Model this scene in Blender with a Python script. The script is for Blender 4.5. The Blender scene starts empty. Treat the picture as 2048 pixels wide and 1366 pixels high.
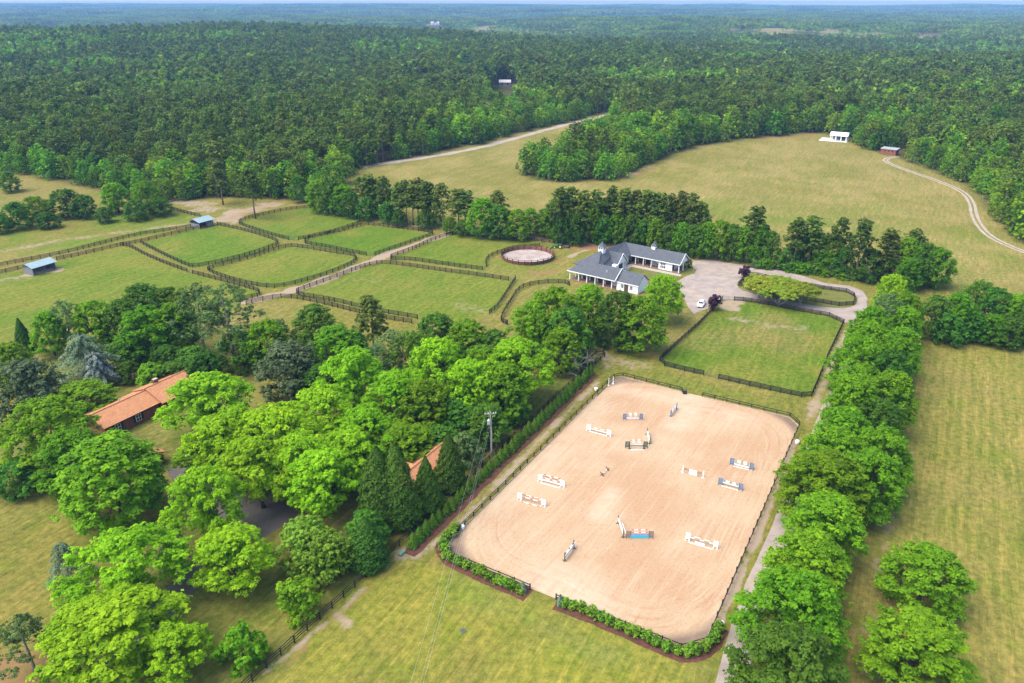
import bpy, math, random
import numpy as np
from mathutils import Vector, Matrix

R = math.radians
SC = bpy.context.scene
COL = SC.collection
random.seed(7)
RNG = np.random.default_rng(7)

# ---------------------------------------------------------------- camera
CAM_H = 78.0            # drone height, metres
FPX = 1500.0            # focal length in pixels of the 2048 px wide photograph
HORIZON = 6.0           # photograph row of the true horizon
TILT = math.atan((683.0 - HORIZON) / FPX)
cam_data = bpy.data.cameras.new('camera')
cam_data.sensor_width = 36.0
cam_data.lens = 36.0 * FPX / 2048.0
cam_data.clip_start = 0.5
cam_data.clip_end = 60000.0
cam = bpy.data.objects.new('camera', cam_data)
cam.location = (0, 0, CAM_H)
cam.rotation_euler = (math.pi / 2 - TILT, 0, 0)
COL.objects.link(cam)
SC.camera = cam

# ---------------------------------------------------------------- world and sun (bright overcast spring day)
SUN_EL, SUN_AZ = 58.0, 250.0      # elevation; compass-like azimuth the light comes FROM (x = sin, y = cos)
world = bpy.data.worlds.new('World')
SC.world = world
world.use_nodes = True
wn, wl = world.node_tree.nodes, world.node_tree.links
for n in list(wn):
    wn.remove(n)
sky = wn.new('ShaderNodeTexSky')
sky.sky_type = 'NISHITA'
sky.sun_disc = False
sky.sun_elevation = R(SUN_EL)
sky.sun_rotation = R(SUN_AZ)
sky.air_density = 1.0
sky.dust_density = 1.8
sky.ozone_density = 1.0
bg = wn.new('ShaderNodeBackground')
bg.inputs['Strength'].default_value = 0.15
wo = wn.new('ShaderNodeOutputWorld')
wl.new(sky.outputs[0], bg.inputs['Color'])
wl.new(bg.outputs[0], wo.inputs['Surface'])

sun_data = bpy.data.lights.new('sun', 'SUN')
sun_data.energy = 1.9
sun_data.angle = R(55.0)
sun_data.color = (1.0, 0.925, 0.79)
sun = bpy.data.objects.new('sun', sun_data)
sd = Vector((math.sin(R(SUN_AZ)) * math.cos(R(SUN_EL)), math.cos(R(SUN_AZ)) * math.cos(R(SUN_EL)), math.sin(R(SUN_EL))))
sun.rotation_euler = sd.to_track_quat('Z', 'Y').to_euler()
COL.objects.link(sun)

SC.view_settings.view_transform = 'Standard'
SC.view_settings.look = 'None'
SC.view_settings.exposure = 1.64
SC.view_settings.gamma = 1.0
SC.view_settings.use_curve_mapping = False
SC.render.engine = 'CYCLES'
cy = SC.cycles
cy.max_bounces = 6
cy.diffuse_bounces = 2
cy.glossy_bounces = 2
cy.transmission_bounces = 3
cy.volume_bounces = 0
cy.transparent_max_bounces = 6
cy.caustics_reflective = False
cy.caustics_refractive = False
cy.use_denoising = True
cy.use_adaptive_sampling = False

# ---------------------------------------------------------------- helpers
CT, ST = math.cos(TILT), math.sin(TILT)


def P(u, v, z=0.0):
    """ground (or height z) point that the photograph shows at pixel u, v -> world x, y"""
    x = (u - 1024.0) / FPX
    y = -(v - 683.0) / FPX
    dz = -ST + y * CT
    k = (z - CAM_H) / dz
    return np.array([x * k, (CT + y * ST) * k])


def PL(pts, z=0.0):
    return [P(u, v, z) for u, v in pts]


def new_mesh(name, verts, faces, mats=(), mat_idx=None, smooth=False, attrs=None, fattrs=None):
    me = bpy.data.meshes.new(name)
    verts = np.asarray(verts, dtype=np.float32)
    if isinstance(faces, np.ndarray) and faces.ndim == 2:
        nf, k = faces.shape
        me.vertices.add(len(verts))
        me.vertices.foreach_set('co', verts.ravel())
        me.loops.add(nf * k)
        me.loops.foreach_set('vertex_index', faces.astype(np.int32).ravel())
        me.polygons.add(nf)
        me.polygons.foreach_set('loop_start', np.arange(nf, dtype=np.int32) * k)
        me.polygons.foreach_set('loop_total', np.full(nf, k, dtype=np.int32))
        me.update(calc_edges=True)
    else:
        me.from_pydata([tuple(map(float, v)) for v in verts], [], [tuple(int(i) for i in f) for f in faces])
        me.update()
    for m in mats:
        me.materials.append(m)
    if mat_idx is not None:
        me.polygons.foreach_set('material_index', np.asarray(mat_idx, dtype=np.int32))
    if smooth:
        me.polygons.foreach_set('use_smooth', np.ones(len(me.polygons), dtype=bool))
    for nm, arr in (attrs or {}).items():
        arr = np.asarray(arr, dtype=np.float32)
        if arr.ndim == 2:
            a = me.attributes.new(nm, 'FLOAT_COLOR', 'POINT')
            c4 = np.ones((len(arr), 4), dtype=np.float32)
            c4[:, :3] = arr[:, :3]
            a.data.foreach_set('color', c4.ravel())
        else:
            a = me.attributes.new(nm, 'FLOAT', 'POINT')
            a.data.foreach_set('value', arr)
    for nm, arr in (fattrs or {}).items():
        a = me.attributes.new(nm, 'FLOAT', 'FACE')
        a.data.foreach_set('value', np.asarray(arr, dtype=np.float32))
    return me


def obj(name, me, parent=None, loc=(0, 0, 0), rz=0.0, sc=None, label=None, cat=None, group=None, kind=None):
    o = bpy.data.objects.new(name, me)
    COL.objects.link(o)
    o.location = loc
    if rz:
        o.rotation_euler = (0, 0, rz)
    if sc is not None:
        o.scale = sc
    if parent is not None:
        o.parent = parent
    if label:
        o['label'] = label
    if cat:
        o['category'] = cat
    if group:
        o['group'] = group
    if kind:
        o['kind'] = kind
    return o


def root(name, loc, label, cat, rz=0.0, group=None, sc=None):
    o = obj(name, None, None, loc, rz, sc, label, cat, group)
    o.empty_display_size = 0.5
    return o


class MB:
    """collects boxes, bars, tubes and polygons for one mesh"""

    def __init__(s):
        s.v, s.f = [], []

    def poly(s, pts):
        b = len(s.v)
        s.v += [tuple(map(float, p)) for p in pts]
        s.f.append(tuple(range(b, b + len(pts))))
        return s

    def hexa(s, p):
        b = len(s.v)
        s.v += [tuple(map(float, q)) for q in p]
        s.f += [tuple(b + i for i in q) for q in ((3, 2, 1, 0), (4, 5, 6, 7), (0, 1, 5, 4), (1, 2, 6, 5), (2, 3, 7, 6), (3, 0, 4, 7))]
        return s

    def box(s, c, d, rz=0.0):
        hx, hy, hz = d[0] / 2, d[1] / 2, d[2] / 2
        co, si = math.cos(rz), math.sin(rz)
        q = []
        for z in (-hz, hz):
            for x, y in ((-hx, -hy), (hx, -hy), (hx, hy), (-hx, hy)):
                q.append((c[0] + x * co - y * si, c[1] + x * si + y * co, c[2] + z))
        return s.hexa(q)

    def bar(s, a, b, w, h=None, up=(0, 0, 1)):
        h = h or w
        a, b = Vector(a), Vector(b)
        d = (b - a).normalized()
        upv = Vector(up)
        if abs(d.dot(upv)) > 0.98:
            upv = Vector((1, 0, 0))
        sx = d.cross(upv).normalized() * (w / 2)
        sy = sx.cross(d).normalized() * (h / 2)
        return s.hexa([a - sx - sy, a + sx - sy, a + sx + sy, a - sx + sy, b - sx - sy, b + sx - sy, b + sx + sy, b - sx + sy])

    def tube(s, pts, rad, n=6, cap=True):
        pts = [Vector(p) for p in pts]
        rad = list(rad) if hasattr(rad, '__len__') else [rad] * len(pts)
        base = len(s.v)
        prev = None
        for i, p in enumerate(pts):
            d = (pts[min(i + 1, len(pts) - 1)] - pts[max(i - 1, 0)])
            d = d.normalized() if d.length > 1e-6 else Vector((0, 0, 1))
            ref = prev if prev is not None else (Vector((1, 0, 0)) if abs(d.x) < 0.9 else Vector((0, 1, 0)))
            sx = (ref - d * ref.dot(d)).normalized()
            prev = sx
            sy = d.cross(sx)
            for k in range(n):
                a = 2 * math.pi * k / n
                s.v.append(tuple(p + (sx * math.cos(a) + sy * math.sin(a)) * rad[i]))
        for i in range(len(pts) - 1):
            for k in range(n):
                a, b = base + i * n + k, base + i * n + (k + 1) % n
                s.f.append((a, b, b + n, a + n))
        if cap:
            s.f.append(tuple(base + k for k in reversed(range(n))))
            e = base + (len(pts) - 1) * n
            s.f.append(tuple(e + k for k in range(n)))
        return s

    def lathe(s, prof, c=(0, 0, 0), n=12):
        base = len(s.v)
        for r, z in prof:
            for k in range(n):
                a = 2 * math.pi * k / n
                s.v.append((c[0] + r * math.cos(a), c[1] + r * math.sin(a), c[2] + z))
        for i in range(len(prof) - 1):
            for k in range(n):
                a, b = base + i * n + k, base + i * n + (k + 1) % n
                s.f.append((a, b, b + n, a + n))
        s.f.append(tuple(base + k for k in reversed(range(n))))
        e = base + (len(prof) - 1) * n
        s.f.append(tuple(e + k for k in range(n)))
        return s

    def slab(s, poly3, t):
        """polygon (3d, counter-clockwise seen from its face) extruded back by t along -normal"""
        p = [Vector(q) for q in poly3]
        n = Vector((0, 0, 0))
        for i in range(len(p)):
            a, b = p[i], p[(i + 1) % len(p)]
            n += a.cross(b)
        n.normalize()
        q = [a - n * t for a in p]
        b = len(s.v)
        k = len(p)
        s.v += [tuple(a) for a in p] + [tuple(a) for a in q]
        s.f.append(tuple(range(b, b + k)))
        s.f.append(tuple(b + k + i for i in reversed(range(k))))
        for i in range(k):
            j = (i + 1) % k
            s.f.append((b + i, b + k + i, b + k + j, b + j))
        return s

    def mesh(s, name, mat, smooth=False):
        return new_mesh(name, s.v, s.f, [mat] if mat else [], smooth=smooth)

    def build(s, name, mat, parent=None, smooth=False, **kw):
        return obj(name, s.mesh(name, mat, smooth), parent, **kw)


# ---------------------------------------------------------------- materials
def nodes_of(name):
    m = bpy.data.materials.new(name)
    m.use_nodes = True
    nt = m.node_tree
    for n in list(nt.nodes):
        nt.nodes.remove(n)
    out = nt.nodes.new('ShaderNodeOutputMaterial')
    return m, nt, out


def N(nt, typ, **kw):
    n = nt.nodes.new(typ)
    for k, v in kw.items():
        if k == 'inp':
            for a, b in v.items():
                n.inputs[a].default_value = b
        else:
            setattr(n, k, v)
    return n


def L(nt, a, b):
    nt.links.new(a, b)


def mixc(nt, a, b, fac, mode='MIX'):
    n = nt.nodes.new('ShaderNodeMix')
    n.data_type = 'RGBA'
    n.blend_type = mode
    for sock, val in ((n.inputs[0], fac), (n.inputs[6], a), (n.inputs[7], b)):
        if hasattr(val, 'is_output') or hasattr(val, 'links'):
            nt.links.new(val, sock)
        elif isinstance(val, (int, float)):
            sock.default_value = val
        else:
            sock.default_value = (*val[:3], 1.0)
    return n.outputs[2]


def noise(nt, scale, detail=3.0, rough=0.55, coord='obj', mscale=None, rotz=0.0, dist=0.0):
    tc = nt.nodes.new('ShaderNodeNewGeometry') if coord == 'pos' else nt.nodes.new('ShaderNodeTexCoord')
    src = tc.outputs['Position'] if coord == 'pos' else tc.outputs['Object']
    if mscale or rotz:
        mp = nt.nodes.new('ShaderNodeMapping')
        mp.vector_type = 'TEXTURE'
        mp.inputs['Rotation'].default_value = (0, 0, -rotz)
        mp.inputs['Scale'].default_value = tuple(1.0 / q for q in (mscale or (1, 1, 1)))
        nt.links.new(src, mp.inputs[0])
        src = mp.outputs[0]
    n = nt.nodes.new('ShaderNodeTexNoise')
    n.inputs['Scale'].default_value = scale
    n.inputs['Detail'].default_value = detail
    n.inputs['Roughness'].default_value = rough
    n.inputs['Distortion'].default_value = dist
    nt.links.new(src, n.inputs['Vector'])
    return n.outputs[0]


def ramp(nt, src, a, b, lo=0.0, hi=1.0):
    n = nt.nodes.new('ShaderNodeMapRange')
    n.inputs[1].default_value = a
    n.inputs[2].default_value = b
    n.inputs[3].default_value = lo
    n.inputs[4].default_value = hi
    nt.links.new(src, n.inputs[0])
    return n.outputs[0]


def math2(nt, op, a, b=None, clamp=False):
    n = nt.nodes.new('ShaderNodeMath')
    n.operation = op
    n.use_clamp = clamp
    for i, val in enumerate((a, b)):
        if val is None:
            continue
        if isinstance(val, (int, float)):
            n.inputs[i].default_value = val
        else:
            nt.links.new(val, n.inputs[i])
    return n.outputs[0]


def bump(nt, h, strength=0.3, dist=0.1):
    n = nt.nodes.new('ShaderNodeBump')
    n.inputs['Strength'].default_value = strength
    n.inputs['Distance'].default_value = dist
    nt.links.new(h, n.inputs['Height'])
    return n.outputs[0]


def surf(nt, out, col, rough=0.8, spec=0.3, normal=None, metal=0.0):
    b = nt.nodes.new('ShaderNodeBsdfPrincipled')
    if isinstance(col, tuple):
        b.inputs['Base Color'].default_value = (*col[:3], 1)
    else:
        nt.links.new(col, b.inputs['Base Color'])
    b.inputs['Roughness'].default_value = rough
    b.inputs['Specular IOR Level'].default_value = spec
    b.inputs['Metallic'].default_value = metal
    if normal is not None:
        nt.links.new(normal, b.inputs['Normal'])
    nt.links.new(b.outputs[0], out.inputs['Surface'])
    return b


def plain(name, col, rough=0.7, spec=0.3, var=0.18, scale=1.5, dirt=None, metal=0.0):
    """painted / natural surface with mottled value variation and optional dirt colour"""
    m, nt, out = nodes_of(name)
    n1 = noise(nt, scale, 4.0, 0.6)
    c = mixc(nt, tuple(x * (1 - var) for x in col), tuple(min(1, x * (1 + var)) for x in col), ramp(nt, n1, 0.3, 0.7))
    if dirt:
        n2 = noise(nt, scale * 2.7, 5.0, 0.7)
        c = mixc(nt, c, dirt, ramp(nt, n2, 0.52, 0.78, 0.0, 0.55))
    surf(nt, out, c, rough, spec, None, metal)
    return m


def leafmat(name, col, hi, trans=0.35, hvar=0.03, vvar=0.35, rough=0.55):
    """foliage: col..hi mixed per leaf tuft, random hue / value per plant, light shining through"""
    m, nt, out = nodes_of(name)
    at = N(nt, 'ShaderNodeAttribute', attribute_name='tv')
    c = mixc(nt, col, hi, at.outputs['Fac'])
    oi = N(nt, 'ShaderNodeObjectInfo')
    hs = N(nt, 'ShaderNodeHueSaturation')
    L(nt, ramp(nt, oi.outputs['Random'], 0, 1, 0.5 - hvar, 0.5 + hvar), hs.inputs['Hue'])
    r2 = math2(nt, 'FRACT', math2(nt, 'MULTIPLY', oi.outputs['Random'], 7.31))
    L(nt, ramp(nt, r2, 0, 1, 1 - vvar, 1 + vvar), hs.inputs['Value'])
    L(nt, c, hs.inputs['Color'])
    pb = nt.nodes.new('ShaderNodeBsdfPrincipled')
    pb.inputs['Roughness'].default_value = rough
    pb.inputs['Specular IOR Level'].default_value = 0.05
    L(nt, hs.outputs[0], pb.inputs['Base Color'])
    tr = nt.nodes.new('ShaderNodeBsdfTranslucent')
    tc = mixc(nt, hs.outputs[0], (1.05, 1.25, 0.45), 1.0, 'MULTIPLY')
    L(nt, tc, tr.inputs['Color'])
    mx = nt.nodes.new('ShaderNodeMixShader')
    mx.inputs[0].default_value = trans
    L(nt, pb.outputs[0], mx.inputs[1])
    L(nt, tr.outputs[0], mx.inputs[2])
    L(nt, mx.outputs[0], out.inputs['Surface'])
    return m


M = {}
M['lime'] = leafmat('leaf_lime', (0.135, 0.295, 0.008), (0.32, 0.53, 0.016), 0.45, 0.012, 0.12)
M['green'] = leafmat('leaf_green', (0.068, 0.175, 0.007), (0.185, 0.345, 0.012), 0.42, 0.015, 0.18)
M['dark'] = leafmat('leaf_dark', (0.036, 0.100, 0.010), (0.100, 0.210, 0.018), 0.32, 0.02, 0.25)
M['mag'] = leafmat('leaf_magnolia', (0.04, 0.075, 0.026), (0.125, 0.165, 0.07), 0.2, 0.015, 0.2, 0.4)
M['pine'] = leafmat('leaf_pine', (0.058, 0.095, 0.015), (0.13, 0.18, 0.028), 0.25, 0.018, 0.28)
M['greypine'] = leafmat('leaf_greypine', (0.075, 0.135, 0.038), (0.15, 0.24, 0.066), 0.25, 0.012, 0.15)
M['cedar'] = leafmat('leaf_cedar', (0.085, 0.135, 0.075), (0.18, 0.25, 0.13), 0.2, 0.01, 0.1)
M['blue'] = leafmat('leaf_bluecedar', (0.095, 0.13, 0.115), (0.2, 0.245, 0.2), 0.15, 0.01, 0.1)
M['cone'] = leafmat('leaf_cone', (0.024, 0.066, 0.009), (0.075, 0.152, 0.015), 0.2, 0.015, 0.2)
M['arb'] = leafmat('leaf_arb', (0.05, 0.125, 0.012), (0.125, 0.235, 0.02), 0.25, 0.012, 0.15)
M['laurel'] = leafmat('leaf_laurel', (0.055, 0.14, 0.009), (0.165, 0.285, 0.024), 0.2, 0.012, 0.15, 0.35)
M['plum'] = leafmat('leaf_plum', (0.035, 0.014, 0.03), (0.08, 0.035, 0.055), 0.2, 0.01, 0.1)
M['crepe'] = leafmat('leaf_crepe', (0.13, 0.23, 0.016), (0.30, 0.30, 0.028), 0.35, 0.012, 0.12)
M['forestp'] = leafmat('leaf_forest_pine', (0.060, 0.104, 0.015), (0.155, 0.215, 0.030), 0.25, 0.022, 0.36)
M['forestb'] = leafmat('leaf_forest_broad', (0.066, 0.155, 0.011), (0.2, 0.335, 0.018), 0.35, 0.03, 0.38)
M['forestl'] = leafmat('leaf_forest_lime', (0.12, 0.25, 0.012), (0.28, 0.44, 0.022), 0.4, 0.02, 0.25)
M['bark'] = plain('bark', (0.085, 0.07, 0.058), 0.9, 0.1, 0.35, 3.0)
M['palebark'] = plain('pale_bark', (0.22, 0.195, 0.17), 0.9, 0.1, 0.3, 3.0)
M['pinebark'] = plain('pine_bark', (0.15, 0.11, 0.085), 0.9, 0.1, 0.3, 3.0)
M['black'] = plain('black_fence_paint', (0.016, 0.015, 0.016), 0.65, 0.3, 0.3, 1.2, (0.04, 0.035, 0.03))
M['brownblack'] = plain('weathered_black_fence', (0.018, 0.015, 0.014), 0.75, 0.2, 0.3, 1.2, (0.06, 0.045, 0.035))
M['white'] = plain('white_paint', (0.70, 0.70, 0.69), 0.5, 0.35, 0.05, 1.0)
M['offwhite'] = plain('offwhite_siding', (0.55, 0.55, 0.53), 0.6, 0.3, 0.06, 1.0)
M['glass'] = plain('dark_window_glass', (0.02, 0.025, 0.03), 0.12, 0.6, 0.1)
M['darkboards'] = plain('dark_stable_boards', (0.075, 0.05, 0.035), 0.8, 0.2, 0.25)  # dark brown boards of stall fronts, doors and lintels
M['brickfloor'] = plain('brick_paving', (0.23, 0.13, 0.095), 0.85, 0.2, 0.15, 2.0)
M['concrete'] = plain('concrete', (0.31, 0.265, 0.225), 0.9, 0.2, 0.1, 0.8)
M['mulch'] = plain('red_brown_mulch', (0.088, 0.040, 0.028), 0.95, 0.1, 0.35, 1.5)
M['metalgrey'] = plain('galvanised_metal', (0.45, 0.46, 0.47), 0.45, 0.5, 0.1, 2.0, None, 0.5)
M['darkmetal'] = plain('dark_gate_metal', (0.06, 0.06, 0.055), 0.5, 0.4, 0.2, 2.0)
M['tyre'] = plain('tyre_rubber', (0.02, 0.02, 0.02), 0.85, 0.2, 0.2, 3.0)
M['polewood'] = plain('grey_pole_wood', (0.26, 0.245, 0.225), 0.85, 0.2, 0.15, 3.0)
M['penwood'] = plain('red_brown_boards', (0.14, 0.06, 0.042), 0.8, 0.2, 0.3, 2.0, (0.19, 0.125, 0.095))
M['penpost'] = plain('pen_post_wood', (0.045, 0.026, 0.02), 0.8, 0.2, 0.3, 2.0)
M['shedwall'] = plain('grey_shed_boards', (0.155, 0.16, 0.165), 0.8, 0.2, 0.18, 2.0)
M['shutter'] = plain('black_shutter', (0.025, 0.025, 0.028), 0.6, 0.3, 0.1)
M['stone'] = plain('pale_stone', (0.4, 0.35, 0.29), 0.9, 0.2, 0.15, 4.0)


def shingles(name, col, row=0.2, brick=0.35, var=0.14):
    m, nt, out = nodes_of(name)
    tc = N(nt, 'ShaderNodeTexCoord')
    br = N(nt, 'ShaderNodeTexBrick')
    br.inputs['Color1'].default_value = (*[c * (1 - var) for c in col], 1)
    br.inputs['Color2'].default_value = (*[c * (1 + var) for c in col], 1)
    br.inputs['Mortar'].default_value = (*[c * 0.55 for c in col], 1)
    br.inputs['Scale'].default_value = 1.0
    br.inputs['Mortar Size'].default_value = 0.012
    br.inputs['Brick Width'].default_value = brick
    br.inputs['Row Height'].default_value = row
    L(nt, tc.outputs['Object'], br.inputs['Vector'])
    n = noise(nt, 0.6, 4.0, 0.6)
    c = mixc(nt, br.outputs[0], (0.5, 0.5, 0.5), ramp(nt, n, 0.35, 0.7, 0.0, 0.35), 'MULTIPLY')
    n3 = noise(nt, 3.0, 3.0, 0.6)
    c = mixc(nt, c, (1.3, 1.3, 1.3), ramp(nt, n3, 0.5, 0.75, 0.0, 0.6), 'MULTIPLY')
    surf(nt, out, c, 0.85, 0.2)
    return m


M['greyroof'] = shingles('grey_shingles', (0.085, 0.092, 0.105))
M['orangeroof'] = shingles('orange_shingles', (0.42, 0.19, 0.088))
M['brick'] = shingles('red_brick', (0.22, 0.085, 0.05), 0.075, 0.22)


def ribbed(name, col, axis='X'):
    m, nt, out = nodes_of(name)
    tc = N(nt, 'ShaderNodeTexCoord')
    w = N(nt, 'ShaderNodeTexWave', bands_direction=axis)
    w.inputs['Scale'].default_value = 1.1
    L(nt, tc.outputs['Object'], w.inputs[0])
    n = noise(nt, 0.9, 4.0)
    c = mixc(nt, tuple(x * 0.82 for x in col), tuple(x * 1.1 for x in col), ramp(nt, n, 0.3, 0.7))
    surf(nt, out, c, 0.4, 0.5, bump(nt, w.outputs[0], 0.5, 0.03), 0.2)
    return m


M['greenroof'] = ribbed('pale_green_metal_roof', (0.23, 0.31, 0.31))

# ================================================================ ground
def vnoise(x, y, seed, scale):
    """cheap value noise, -1..1"""
    r = np.random.default_rng(seed)
    tab = r.uniform(-1, 1, (256, 256))
    xs, ys = np.asarray(x) / scale, np.asarray(y) / scale
    xi, yi = np.floor(xs).astype(int), np.floor(ys).astype(int)
    fx, fy = xs - xi, ys - yi
    fx, fy = fx * fx * (3 - 2 * fx), fy * fy * (3 - 2 * fy)
    a, b = tab[xi % 256, yi % 256], tab[(xi + 1) % 256, yi % 256]
    c, d = tab[xi % 256, (yi + 1) % 256], tab[(xi + 1) % 256, (yi + 1) % 256]
    return (a * (1 - fx) + b * fx) * (1 - fy) + (c * (1 - fx) + d * fx) * fy


def sstep(a, b, x):
    t = np.clip((np.asarray(x, dtype=float) - a) / (b - a), 0, 1)
    return t * t * (3 - 2 * t)


def terrain(x, y):
    """flat farm land, rolling wooded country beyond"""
    x, y = np.asarray(x, dtype=float), np.asarray(y, dtype=float)
    d = np.hypot(x, y)
    f1 = sstep(560, 1300, d)
    z = f1 * (13.0 * vnoise(x, y, 11, 620.0) + 5.0 * vnoise(x, y, 12, 260.0))
    ax = x / np.maximum(d, 1.0)
    left = sstep(0.12, -0.12, ax)
    z += left * 13.0 * np.exp(-((d - 1650.0) / 420.0) ** 2)             # wooded rise on the left
    z -= left * 22.0 * np.exp(-((d - 2750.0) / 650.0) ** 2)             # valley behind it
    z += (1 - left) * -10.0 * np.exp(-((d - 1900.0) / 500.0) ** 2)
    f2 = sstep(2500, 5200, d)
    z += f2 * (16.0 * vnoise(x, y, 21, 1500.0) + 6.0 * vnoise(x, y, 22, 800.0) + 4.0)
    f3 = sstep(4200, 7600, d)
    z += f3 * (10.0 * vnoise(x, y, 31, 2600.0) + 16.0 + 20.0 * left)
    f4 = sstep(7200, 10800, d)
    z += f4 * (14.0 + 8.0 * vnoise(x, y, 32, 4000.0))
    return np.where(z > 48, 48 + (z - 48) * 0.2, z)


def tz(x, y):
    return float(terrain(x, y))


def sdf(px, py, poly):
    """signed distance to a polygon, negative inside"""
    poly = np.asarray(poly, dtype=float)
    n = len(poly)
    d2 = np.full(px.shape, 1e18)
    inside = np.zeros(px.shape, dtype=bool)
    for i in range(n):
        a, b = poly[i], poly[(i + 1) % n]
        e = b - a
        wx, wy = px - a[0], py - a[1]
        t = np.clip((wx * e[0] + wy * e[1]) / max(e @ e, 1e-9), 0, 1)
        d2 = np.minimum(d2, (wx - e[0] * t) ** 2 + (wy - e[1] * t) ** 2)
        c = (a[1] > py) != (b[1] > py)
        xx = a[0] + (py - a[1]) * e[0] / (e[1] if abs(e[1]) > 1e-9 else 1e-9)
        inside ^= c & (px < xx)
    d = np.sqrt(d2)
    return np.where(inside, -d, d)


def dline(px, py, pts):
    d2 = np.full(px.shape, 1e18)
    pts = np.asarray(pts, dtype=float)
    for a, b in zip(pts[:-1], pts[1:]):
        e = b - a
        wx, wy = px - a[0], py - a[1]
        t = np.clip((wx * e[0] + wy * e[1]) / max(e @ e, 1e-9), 0, 1)
        d2 = np.minimum(d2, (wx - e[0] * t) ** 2 + (wy - e[1] * t) ** 2)
    return np.sqrt(d2)


def chaikin(pts, k=1, closed=False):
    pts = [np.asarray(p, dtype=float) for p in pts]
    for _ in range(k):
        q = [] if closed else [pts[0]]
        m = len(pts)
        for i in range(m if closed else m - 1):
            a, b = pts[i], pts[(i + 1) % m]
            q += [a * 0.75 + b * 0.25, a * 0.25 + b * 0.75]
        if not closed:
            q.append(pts[-1])
        pts = q
    return pts


# ---- forest outline (ground line of the woods), photograph pixels -> world
FOREST_PX = [(-500, 330), (-200, 338), (0, 345), (60, 352), (150, 372), (260, 398), (330, 408), (430, 395), (560, 400), (650, 415), (690, 370), (722, 336),
             (850, 310), (960, 288), (1040, 266), (1130, 246), (1226, 223), (1221, 258), (1160, 296), (1032, 345), (1060, 360), (1110, 366), (1240, 360),
             (1300, 328), (1400, 292), (1480, 281), (1590, 268), (1650, 266), (1700, 284), (1735, 300), (1800, 318), (1890, 352), (1950, 382), (1974, 430), (2006, 462),
             (2060, 490), (2300, 560), (2700, 660)]
FOREST = PL(FOREST_PX) + [np.array([3000.0, 400.0]), np.array([16000.0, 9000.0]), np.array([12000.0, 16000.0]), np.array([-12000.0, 16000.0]), np.array([-16000.0, 9000.0]), np.array([-3000.0, 420.0])]
# distant clearings: (x, y, half width across, half depth)
CLEAR = [(270, 1450, 45, 230), (830, 2160, 300, 430), (-560, 2950, 60, 200), (-1180, 2700, 50, 160), (-95, 2900, 80, 220), (-370, 3300, 60, 200), (620, 1330, 40, 60), (-30, 1010, 16, 40), (30, 860, 14, 40)]

# ---- paddocks etc. (pixels of the fence feet)
PAD1 = [(282, 487), (330, 512), (375, 533), (389, 535), (427, 529), (496, 512), (551, 493), (558, 488), (551, 481), (499, 464), (435, 450)]
PAD2 = [(416, 541), (430, 550), (482, 566), (526, 575), (557, 576), (602, 566), (654, 550), (700, 532), (711, 523), (714, 518), (707, 512), (681, 508), (654, 504), (602, 495), (578, 493.5), (551, 500), (496, 519), (430, 535)]
PAD3A = [(578, 480), (533, 468), (480, 450), (478, 445), (495, 438), (537, 428), (585, 419), (619, 416), (643, 418), (680, 428), (701, 433), (718, 441), (720, 447), (701, 454), (680, 461), (640, 471), (597, 480)]
PAD4 = [(733, 511), (680, 501), (654, 495), (613, 489), (609, 485), (613, 480), (630, 475), (680, 465), (714, 454), (745, 450), (800, 458), (864, 465), (866, 471), (818, 487), (750, 511)]
PAD5 = [(965, 540), (921, 535), (873, 528), (818, 520), (783, 521), (781, 518), (785, 514), (828, 499), (873, 478), (900, 471), (921, 470), (955, 473), (1007, 478), (1089, 483), (1131, 491)]
PAD5B = [(1079, 494), (1041, 497), (1000, 506), (979, 514), (971, 524), (973, 534)]
PAD6 = [(1017, 561), (955, 552), (886, 543), (818, 533), (769, 527), (749, 529), (711, 540), (680, 553), (599, 582), (592, 587), (599, 592), (637, 598), (680, 606), (711, 614), (759, 625), (835, 638), (900, 650), (979, 628), (990, 622), (1005, 600), (1019, 578), (1031, 559)]
GREEN = [(1319, 722), (1329, 732), (1369, 742.5), (1407, 750.5), (1437, 758), (1520, 777), (1602, 794.5), (1623, 793), (1633.6, 769), (1654, 717), (1675, 672), (1687, 647), (1658, 633), (1589, 621), (1537, 610), (1486, 602), (1468, 601), (1444, 600), (1430, 617), (1396, 651), (1348, 694)]
OVAL = [(1477, 571), (1496, 552), (1515, 553), (1560, 563), (1647, 579), (1692, 585), (1707, 593), (1709, 600), (1706, 610), (1678, 612), (1630, 604), (1560, 592), (1500, 581)]
ARENA = [(893.6, 1088), (1214, 770), (1228, 757), (1246, 754), (1579, 835), (1598, 852), (1412, 1285), (1362, 1299), (909, 1117), (896, 1102)]
WLEFT = [(-60, 565), (0, 551), (114, 523), (237, 495), (258, 494), (292, 513), (330, 529), (375, 545), (430, 560), (482, 574), (516, 584), (521, 589), (485, 601), (440, 640), (300, 640), (100, 650), (-100, 800)]
NFIELD = [(722, 338), (1226, 226), (1160, 298), (1040, 362), (1240, 364), (1400, 294), (1590, 270), (1700, 290), (1890, 355), (1974, 430), (2100, 505), (2300, 570), (2300, 640), (1880, 560), (1500, 500), (1100, 440), (900, 420), (700, 380)]
RFIELD = [(1850, 680), (2100, 690), (2700, 900), (2700, 1500), (1750, 1500), (1770, 1150), (1800, 950), (1830, 780)]
FFIELD = [(880, 1135), (1060, 1200), (1362, 1318), (1420, 1320), (1460, 1420), (480, 1420), (732, 1165), (815, 1100)]
YARD = [(-100, 820), (100, 700), (220, 690), (420, 700), (520, 740), (620, 800), (800, 800), (1180, 745), (1000, 900), (820, 1072), (500, 1366), (450, 1500), (-500, 1500), (-500, 900)]
LANE = [(495, 603), (560, 588), (620, 570), (700, 541), (760, 513), (820, 493), (880, 471), (905, 462)]
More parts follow.
